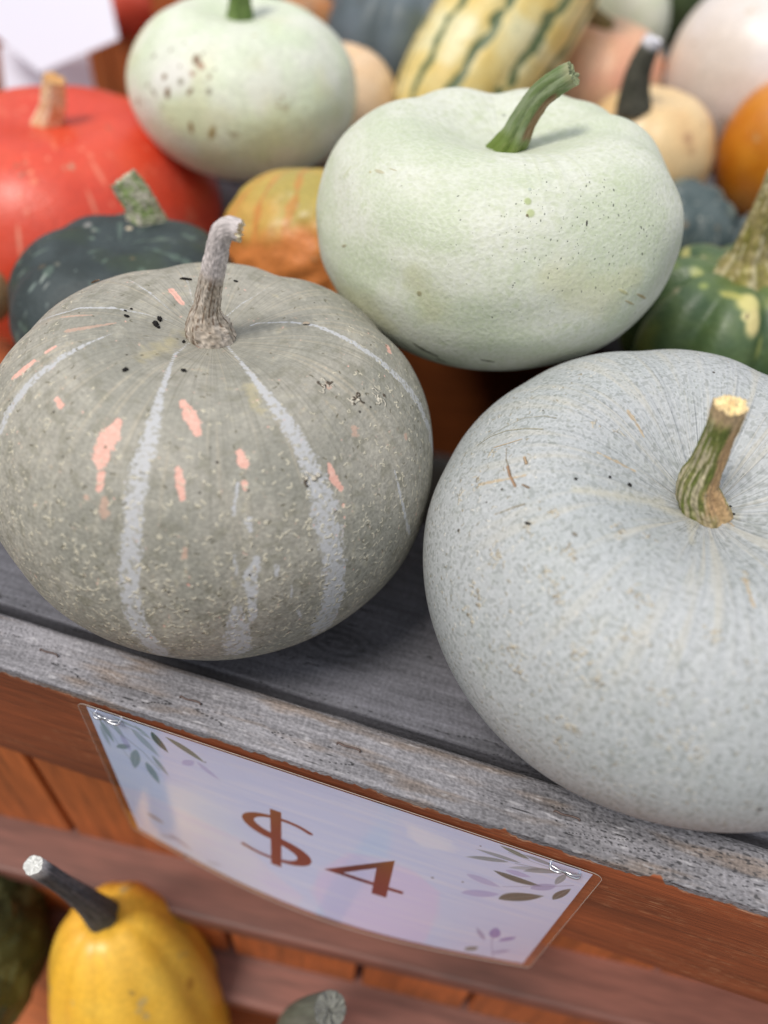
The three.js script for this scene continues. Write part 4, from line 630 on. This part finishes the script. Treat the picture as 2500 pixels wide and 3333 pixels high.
pile('ribbed_squash', 'olive and orange ribbed squash wedged behind the grey-green pumpkin', 'squash',
  { p: [-0.198, 0.04, -0.405], a: 0.085, br: 0.74, low: FLOOR, nu: 160, nv: 100, lump: 0.06, lumpF: 2.6, dt: 0.1, ribs: ringRibs(16, 0.022, 0.09, { seed: 3 }), axis: [-0.15, 0.85, -0.35] },
  { A: [0.78, 0.62, 0.30], B: [0.72, 0.62, 0.26], C: [0.66, 0.60, 0.30], freq: 30, seed: 12, zone: [0.36, 0.5], zoneC: [0.86, 0.53, 0.28], bands: 16, bandC: [0.82, 0.40, 0.18], bw: 0.7, bandA: 0.35 }, { rough: 0.42, coat: 0.1 });
pile('pumpkin', 'plain peach pumpkin half hidden behind the scarred mint pumpkin', 'pumpkin',
  { p: [-0.297, 0.037, -0.72], a: 0.0715, br: 0.89, low: FLOOR, lump: 0.02 }, { W: 512, A: [0.90, 0.76, 0.60], B: [0.92, 0.80, 0.66], seed: 4 }, { rough: 0.42, range: 0 });
pile('pumpkin', 'dusky blue-grey ribbed pumpkin in the back row', 'pumpkin',
  { p: [-0.272, 0.06, -0.92], a: 0.103, br: 0.80, low: FLOOR, lump: 0.02, dt: 0.2, ribs: ringRibs(11, 0.06, 0.13, { seed: 6 }) },
  { W: 512, A: [0.31, 0.36, 0.38], B: [0.38, 0.43, 0.46], C: [0.42, 0.46, 0.42], freq: 22, seed: 9 }, { rough: 0.5, range: 0, stem: { pts: [[1325, 0], [1325, -40], [1335, -90]], w: [80, 60, 56], seed: 4, color: stemColor([0.5, 0.52, 0.34], [0.58, 0.58, 0.42], {}) } });
pile('delicata_squash', 'long cream-yellow squash with broken dark green stripes, tipped up against the pile', 'squash',
  { p: [0, 0, 0], ...(() => { const c = atD(1690, 20, 0.86); return { p: [c.x, c.y, c.z] }; })(), a: 0.075, br: 2.7, e: 0.75, nu: 140, nv: 100, lump: 0.03, dt: 0.03, db: 0.02, axis: [0.34, 0.60, -0.70], taper: 0.18, ribs: ringRibs(10, 0.035, 0.11, { seed: 2, jit: 0.4 }), yaw: 0.35 },
  { W: 1024, A: [0.87, 0.80, 0.55], B: [0.85, 0.74, 0.42], C: [0.88, 0.86, 0.70], freq: 30, seed: 6, bands: 10, bandC: [0.30, 0.37, 0.22], bw: 0.70, bandA: 0.92, bandN: 0.6, bphase: 0.4, flecks: 120, fleckC: [0.45, 0.5, 0.33], fleckR: 0.002, fleckL: 2.5 }, { rough: 0.45, coat: 0.1, range: 0 });
pile('pumpkin', 'peach-pink pumpkin with an olive stem in the back row', 'pumpkin',
  { p: [-0.026, 0.05, -0.935], a: 0.084, br: 0.828, low: FLOOR, lump: 0.02, dt: 0.18, ribs: ringRibs(9, 0.04, 0.14, { seed: 15 }) },
  { W: 512, A: [0.88, 0.68, 0.54], B: [0.90, 0.74, 0.60], C: [0.86, 0.62, 0.52], freq: 20, seed: 13 }, { rough: 0.45, range: 0, stem: { pts: [[1915, 95], [1912, 40], [1908, -30], [1900, -80]], w: [80, 66, 62, 60], seed: 6, color: stemColor([0.50, 0.43, 0.24], [0.44, 0.38, 0.26], { s: 3 }) } });
pile('pumpkin', 'cream-green pumpkin at the very back behind the peach-pink one', 'pumpkin',
  { p: [-0.0476, 0.042, -1.115], a: 0.0985, br: 0.9, low: FLOOR, lump: 0.02 }, { W: 512, A: [0.86, 0.88, 0.76], B: [0.90, 0.90, 0.82], seed: 14 }, { rough: 0.45, range: 0 });
pile('pumpkin', 'small tan pumpkin with a long dark pale-tipped stem', 'pumpkin',
  { p: [0.050, 0.046, -0.755], a: 0.073, br: 0.86, low: FLOOR, lump: 0.025, dt: 0.12, ribs: ringRibs(8, 0.025, 0.16, { seed: 5, hi: 0.5 }) },
  { W: 512, A: [0.88, 0.73, 0.52], B: [0.90, 0.78, 0.58], C: [0.84, 0.66, 0.46], freq: 20, seed: 19, spots: [[2240, 450, 26, [0.68, 0.5, 0.36], 0.6], [2250, 490, 20, [0.7, 0.54, 0.38], 0.5]] },
  { rough: 0.36, coat: 0.3, range: 0, stem: { free: 1, pts: [[2060, 352], [2066, 290], [2085, 215], [2128, 125]], w: [112, 88, 72, 54], seed: 9, ridges: 5, ridgeA: 0.12, cut: [0.92, 0.91, 0.94], color: stemColor([0.26, 0.26, 0.22], [0.33, 0.32, 0.28], { s: 9, tip: [0.88, 0.87, 0.90], tipT: 0.84 }) } });
pile('pumpkin', 'big ivory white pumpkin in the back row', 'pumpkin',
  { p: [0.168, 0.078, -0.95], a: 0.114, br: 0.90, low: FLOOR, lump: 0.02, dt: 0.2, ribs: ringRibs(10, 0.014, 0.15, { seed: 7 }) }, { W: 512, A: [0.88, 0.83, 0.79], B: [0.91, 0.88, 0.87], C: [0.87, 0.80, 0.70], cAmt: 0.5, freq: 12, seed: 22 }, { rough: 0.4, coat: 0.15, range: 0 });
pile('gourd', 'upright golden orange gourd beside the tan pumpkin', 'gourd',
  { p: [0.186, 0.06, -0.80], a: 0.058, br: 1.24, low: FLOOR, lump: 0.02, dt: 0.08, ribs: ringRibs(7, 0.02, 0.2, { seed: 12 }) }, { W: 512, A: [0.78, 0.46, 0.09], B: [0.82, 0.52, 0.13], seed: 25 }, { rough: 0.32, coat: 0.3, range: 0 });
pile('kabocha_squash', 'small slate blue squash with pale dots beside the mint pumpkin', 'squash',
  { p: [0.1021, 0.029, -0.622], a: 0.0515, br: 0.7816, low: FLOOR, lump: 0.03, dt: 0.1, ribs: ringRibs(8, 0.09, 0.17, { seed: 31 }), axis: [0.12, 0.9, 0.25] },
  { W: 512, A: [0.24, 0.30, 0.30], B: [0.32, 0.37, 0.37], C: [0.46, 0.49, 0.44], freq: 44, seed: 28, flecks: 140, fleckC: [0.62, 0.62, 0.58], fleckR: 0.003 }, { rough: 0.5, range: 0 });
pile('kabocha_squash', 'slate green squash half hidden by the striped green squash stem', 'squash',
  { p: [0.196, 0.018, -0.615], a: 0.055, br: 0.75, low: FLOOR, lump: 0.02, dt: 0.1, ribs: ringRibs(8, 0.05, 0.16, { seed: 33 }) },
  { W: 512, A: [0.30, 0.35, 0.36], B: [0.38, 0.42, 0.43], C: [0.5, 0.53, 0.5], freq: 34, seed: 29, flecks: 40, fleckC: [0.6, 0.6, 0.56], fleckR: 0.0025 }, { rough: 0.5, range: 0 });
pile('acorn_squash', 'deeply ribbed green squash with yellow patches and a khaki stem', 'squash',
  { p: [0.129, 0.05, -0.420], a: 0.0775, br: 0.80, low: FLOOR, nu: 160, nv: 100, lump: 0.02, dt: 0.2, wt: 0.4, e: 0.8, ribs: ringRibs(8, 0.15, 0.17, { seed: 41, jit: 0.3, phase: 0.42 }) },
  { W: 1024, A: [0.25, 0.345, 0.22], B: [0.34, 0.42, 0.25], C: [0.50, 0.53, 0.26], freq: 34, seed: 33, flecks: 300, fleckC: [0.46, 0.52, 0.42], fleckR: 0.0014,
    spots: [[2440, 985, 55, [0.84, 0.80, 0.52], 0.95, 1, 1], [2455, 1050, 48, [0.86, 0.80, 0.55], 0.95, 0.8, 1.4], [2430, 1030, 24, [0.84, 0.80, 0.56], 0.9], [2432, 1030, 8, [0.42, 0.34, 0.25], 0.9, 0.7, 1.8], [2380, 960, 34, [0.72, 0.70, 0.38], 0.8, 1.6, 0.7], [2230, 845, 44, [0.78, 0.74, 0.46], 0.8, 1.6, 0.6], [2270, 890, 30, [0.74, 0.74, 0.46], 0.7], [2290, 930, 20, [0.62, 0.66, 0.36], 0.7], [2470, 1130, 30, [0.70, 0.70, 0.4], 0.6, 0.5, 2]] },
  { rough: 0.46, coat: 0.1, stem: { pts: [[2440, 905], [2432, 850], [2462, 760], [2510, 650], [2550, 560]], w: [230, 108, 84, 80, 84], seed: 31, ridges: 5, ridgeA: 0.3, rough: 0.1, color: stemColor([0.66, 0.60, 0.42], [0.50, 0.48, 0.24], { s: 8, C: [0.74, 0.70, 0.56], cl: 0.2 }) } });
// small things glimpsed between
{ const c = atD(-25, 1040, 0.66); pile('gourd', 'small tan gourd at the end of the tray below the red pumpkin', 'gourd', { p: [c.x, c.y, c.z], a: 0.022, br: 1.1, low: FLOOR, lump: 0.03 }, { W: 256, A: [0.62, 0.5, 0.34], B: [0.7, 0.58, 0.42], seed: 3 }, { rough: 0.5, range: 0 }); }
{ const c = atD(1000, -20, 1.05); pile('gourd', 'orange and brown gourd peeping over the scarred mint pumpkin', 'gourd', { p: [c.x, c.y, c.z], a: 0.05, br: 1.0, lump: 0.03, low: FLOOR, ribs: ringRibs(8, 0.03, 0.15) }, { W: 256, A: [0.78, 0.48, 0.24], B: [0.62, 0.48, 0.34], C: [0.5, 0.44, 0.38], seed: 38 }, { rough: 0.5, range: 0 }); }
{ const c = atD(2190, -60, 1.25); pile('pumpkin', 'dark green pumpkin far back between the cream and ivory ones', 'pumpkin', { p: [c.x, c.y, c.z], a: 0.10, br: 0.85, lump: 0.03, low: FLOOR, ribs: ringRibs(9, 0.04, 0.15) }, { W: 256, A: [0.24, 0.30, 0.17], B: [0.3, 0.36, 0.22], seed: 48 }, { rough: 0.5, range: 0 }); }

// ================================================================ the neighbouring bin at the left with blank white cards
{
  const d = 1.18, o = atD(200, 160, d), bin = thing('neighbour_bin', 'red-brown wooden bin behind the orange-red pumpkin', 'bin', [o.x, -0.95, o.z]);
  const loc = (v) => v.clone().sub(bin.position);
  // boards of the bin end, upright, facing the tray
  srand(3); for (let i = 0; i < 7; i++) { const w = 0.098, g = scaleUV(plank(1.25, 0.02, w - 0.003, rr(0, 0.5), rr(0, 0.1)), 0.6, 0.15); g.rotateX(Math.PI / 2); g.rotateZ(Math.PI / 2); const m = part('board', g, matSlat, bin); m.position.set(-0.40 + i * w, 0.625, -0.22); }
  const fl = part('floor_board', scaleUV(plank(0.72, 0.02, 0.85, 0, 0), 0.6, 0.15), matSlat, bin); fl.position.set(-0.05, 0.95 - 0.155, 0.42);
  const white = new THREE.MeshStandardMaterial({ color: 0xe6e6f4, roughness: 0.35, side: THREE.DoubleSide });
  const tl = 0.62, ax = V3(0, Math.cos(tl), -Math.sin(tl)), nn = V3(0, Math.sin(tl), Math.cos(tl));      // the cards lean back
  const card = (label, pts, dz) => { const o2 = atZ(pts[0][0], pts[0][1], o.z + dz), P = pts.map(([x, y]) => { const r = ray(x, y), p = CAM.clone().addScaledVector(r, o2.clone().sub(CAM).dot(nn) / r.dot(nn)).sub(o2); return new THREE.Vector2(p.x, p.dot(ax)); }), g = thing('blank_card', label, 'card', o2.toArray()), m = part('card_sheet', new THREE.ExtrudeGeometry(new THREE.Shape(P), { depth: 0.0015, bevelEnabled: false }), white, g); m.rotation.x = -tl; };
  card('blank white card with a corner hanging down on the wooden bin', [[130, 238], [388, 128], [350, -60], [-160, -60], [-120, 20], [0, 128]], 0.03);
  card('blank white card behind the corner of the other white card', [[20, 330], [316, 330], [282, 150], [0, 150]], -0.03);
}
{ const c = atD(440, -10, 1.35); pile('pumpkin', 'red pumpkin far off behind the scarred mint pumpkin', 'pumpkin', { p: [c.x, c.y, c.z], a: 0.08, br: 0.8, lump: 0.02 }, { W: 256, A: [0.8, 0.3, 0.22], B: [0.84, 0.36, 0.28], seed: 58 }, { rough: 0.5, range: 0 }); }

// ================================================================ the lower shelf in front
{
  const sh = thing('lower_shelf', 'red-brown shelf under the slatted stand holding gourds', 'shelf', [0, -0.95, 0.1]);
  srand(13); for (let i = 0; i < 3; i++) { const m = part('shelf_plank', scaleUV(plank(1.5, 0.02, 0.116, rr(0, 0.6), rr(0, 0.1)), 0.6, 0.15), matSlat, sh); m.position.set(0.1, 0.95 - 0.58, 0.22 - i * 0.12); }
  for (const [x, z] of [[-0.6, 0.2], [0.8, 0.2], [-0.6, 0.0], [0.8, 0.0]]) { const m = part('leg', scaleUV(plank(0.358, 0.05, 0.05, 0, 0), 0.6, 0.15), matSlat, sh); m.rotation.z = Math.PI / 2; m.position.set(x, 0.179, z); }
  const LF = -0.57;
  const y = atD(470, 3310, 0.665), yp = atD(338, 2968, 0.575), ya = yp.clone().sub(y);
  pile('gourd', 'bright yellow ribbed gourd with a dark white-tipped stem on the lower shelf', 'gourd', { p: [y.x, y.y, y.z], a: 0.070, br: ya.length() / 0.070, e: 0.76, nu: 160, nv: 100, lump: 0.02, dt: 0.04, wt: 0.25, axis: ya.toArray(), taper: 0.08, ribY: 0.2, ribs: ringRibs(10, 0.05, 0.15, { seed: 17, jit: 0.5 }) },
    { W: 512, A: [0.94, 0.72, 0.23], B: [0.96, 0.77, 0.30], C: [0.92, 0.66, 0.20], freq: 14, seed: 61, spots: [[620, 3200, 22, [0.66, 0.42, 0.14], 0.5, 1, 1.6]] }, { rough: 0.38, coat: 0.15, range: 0,
      stem: { free: 1, pts: [[335, 2975], [268, 2922], [190, 2868], [108, 2816]], w: [104, 70, 48, 44], seed: 27, ridges: 5, ridgeA: 0.2, dz: 0.02, jag: 0.1, plug: 0.12, cut: [0.82, 0.82, 0.80], color: stemColor([0.25, 0.27, 0.28], [0.32, 0.33, 0.33], { s: 9, C: [0.38, 0.37, 0.36], cl: 0.25, tip: [0.8, 0.8, 0.78], tipT: 0.88 }) } });
  const g = atD(-185, 3090, 0.64);
  pile('squash', 'dark green squash with olive streaks beside the yellow gourd', 'squash', { p: [g.x, g.y, g.z], a: 0.083, br: 1.05, lump: 0.03, wart: 0.05, ribs: ringRibs(9, 0.05, 0.15, { seed: 19 }) },
    { W: 512, A: [0.17, 0.20, 0.12], B: [0.22, 0.25, 0.14], C: [0.34, 0.36, 0.22], freq: 40, seed: 63, bands: 8, bandC: [0.42, 0.45, 0.32], bw: 0.8, bandA: 0.6 }, { rough: 0.5, range: 0 });
  const k = atD(1010, 3560, 0.86);
  pile('kabocha_squash', 'dark squash below the rails showing only its grey stem', 'squash', { p: [k.x, k.y - 0.03, k.z], a: 0.08, br: 0.75, lump: 0.03, ribs: ringRibs(8, 0.04, 0.16, { seed: 23 }) },
    { W: 256, A: [0.13, 0.16, 0.12], B: [0.17, 0.2, 0.15], seed: 66 }, { rough: 0.5, range: 0, stem: { pts: [[930, 3420], [950, 3350], [1000, 3305], [1075, 3285]], w: [130, 90, 70, 62], seed: 29, cut: [0.45, 0.45, 0.42], color: stemColor([0.42, 0.42, 0.38], [0.36, 0.38, 0.33], { s: 1 }) } });
}

// ================================================================ crumbs and husks lying on the skins
{
  const soil = new THREE.MeshStandardMaterial({ color: 0x14110f, roughness: 0.95 }), husk = new THREE.MeshStandardMaterial({ color: 0x8a715c, roughness: 0.85, side: THREE.DoubleSide });
  const crumb = (f, px, py, r, label, group, sx = 1, sz = 1, turn = 0) => {
    const [u, v] = f.uvAt(px, py), p = f.world(u, v), n = f.normal(u, v), R = r * toPx(p)[2] / FPX, g = new THREE.IcosahedronGeometry(R, 3), a = g.attributes.position;
    for (let i = 0; i < a.count; i++) { const x = a.getX(i), y = a.getY(i), z = a.getZ(i), k = 1 + 0.55 * ns(x / R * 1.6 + px, y / R * 1.6 + py, z / R * 1.6); a.setXYZ(i, x * k * sx, y * k * 0.55, z * k * sz); }
    g.computeVertexNormals(); g.rotateY(turn); g.translate(0, R * 0.3, 0);
    const m = new THREE.Mesh(g, soil); m.name = numbered('soil_crumb'); m.position.copy(p); m.quaternion.setFromUnitVectors(V3(0, 1, 0), n); m.castShadow = m.receiveShadow = true; m.userData = { label, category: 'crumb', group }; scene.add(m);
  };
  const L1 = 'black soil crumb lying on the striped grey-green pumpkin', G1 = 'soil crumbs on the striped grey-green pumpkin', L3 = 'black soil speck lying near the woody stem of the blue-grey pumpkin', G3 = 'soil specks on the blue-grey pumpkin';
  for (const [x, y, r, sx, sz, t] of [[412, 1030, 7, 1.3, 0.8, 0], [408, 1012, 4, 1.4, 0.7, 0], [428, 1006, 4, 1, 1, 0], [520, 1040, 10, 0.7, 1.1, 0.5], [506, 1056, 11, 0.8, 1.2, 0.8], [515, 1066, 6, 1, 1, 0], [598, 1114, 6, 0.8, 1.3, 0.2], [598, 1208, 9, 1, 0.9, 0], [408, 1205, 10, 0.8, 1.2, -0.3], [606, 910, 8, 2.6, 0.5, 0.2], [768, 916, 5, 1.4, 0.8, 0]]) crumb(f1, x, y, r, L1, G1, sx, sz, t);
  for (const [x, y, r, sx, sz, t] of [[2049, 1579, 7, 1.1, 0.9, 0], [1985, 1553, 5, 1, 1, 0], [1875, 1559, 5, 1, 1, 0], [2378, 1648, 4, 1, 1, 0], [2387, 1674, 5, 1.2, 0.8, 0], [2308, 1673, 4, 1.2, 0.8, 0], [1718, 1704, 7, 1.7, 0.6, -0.2]]) crumb(f3, x, y, r, L3, G3, sx, sz, t);
  // seed husks: small curled shells
  const shell = (f, px, py, L, label, turn, col) => {
    const [u, v] = f.uvAt(px, py), p = f.world(u, v), n = f.normal(u, v), S = L * toPx(p)[2] / FPX;
    const g = grid(14, 8, (a, b) => { const x = (a - 0.5) * 2, w = Math.pow(Math.max(0, 1 - x * x), 0.7), z = (b - 0.5) * 2; return [V3(x * S * 0.5, S * (0.10 + 0.16 * w * (z * z) + 0.05 * ns(a * 4, b * 4, px)), z * w * S * 0.26), a, b]; });
    const m = new THREE.Mesh(g, col || husk); m.name = numbered('seed_husk'); m.position.copy(p); m.quaternion.setFromUnitVectors(V3(0, 1, 0), n).multiply(new THREE.Quaternion().setFromAxisAngle(V3(0, 1, 0), turn)); m.castShadow = m.receiveShadow = true; m.userData = { label, category: 'husk' }; scene.add(m);
  };
  shell(f1, 310, 914, 34, 'curled brown dried flower scrap on the shoulder of the striped pumpkin', 0.2);
  shell(f1, 997, 1056, 26, 'small pale seed husk on a stripe of the grey-green pumpkin', 0.4, new THREE.MeshStandardMaterial({ color: 0xb5a794, roughness: 0.8, side: THREE.DoubleSide }));
  shell(f3, 2268, 1677, 32, 'ridged dark seed husk just below the woody stem', -0.2, new THREE.MeshStandardMaterial({ color: 0x4b4038, roughness: 0.8, side: THREE.DoubleSide }));
  shell(f3, 1870, 1740, 20, 'tiny grey seed husk on the blue-grey pumpkin', -0.5, new THREE.MeshStandardMaterial({ color: 0x847d70, roughness: 0.8, side: THREE.DoubleSide }));
}
renderer.render(scene, camera);
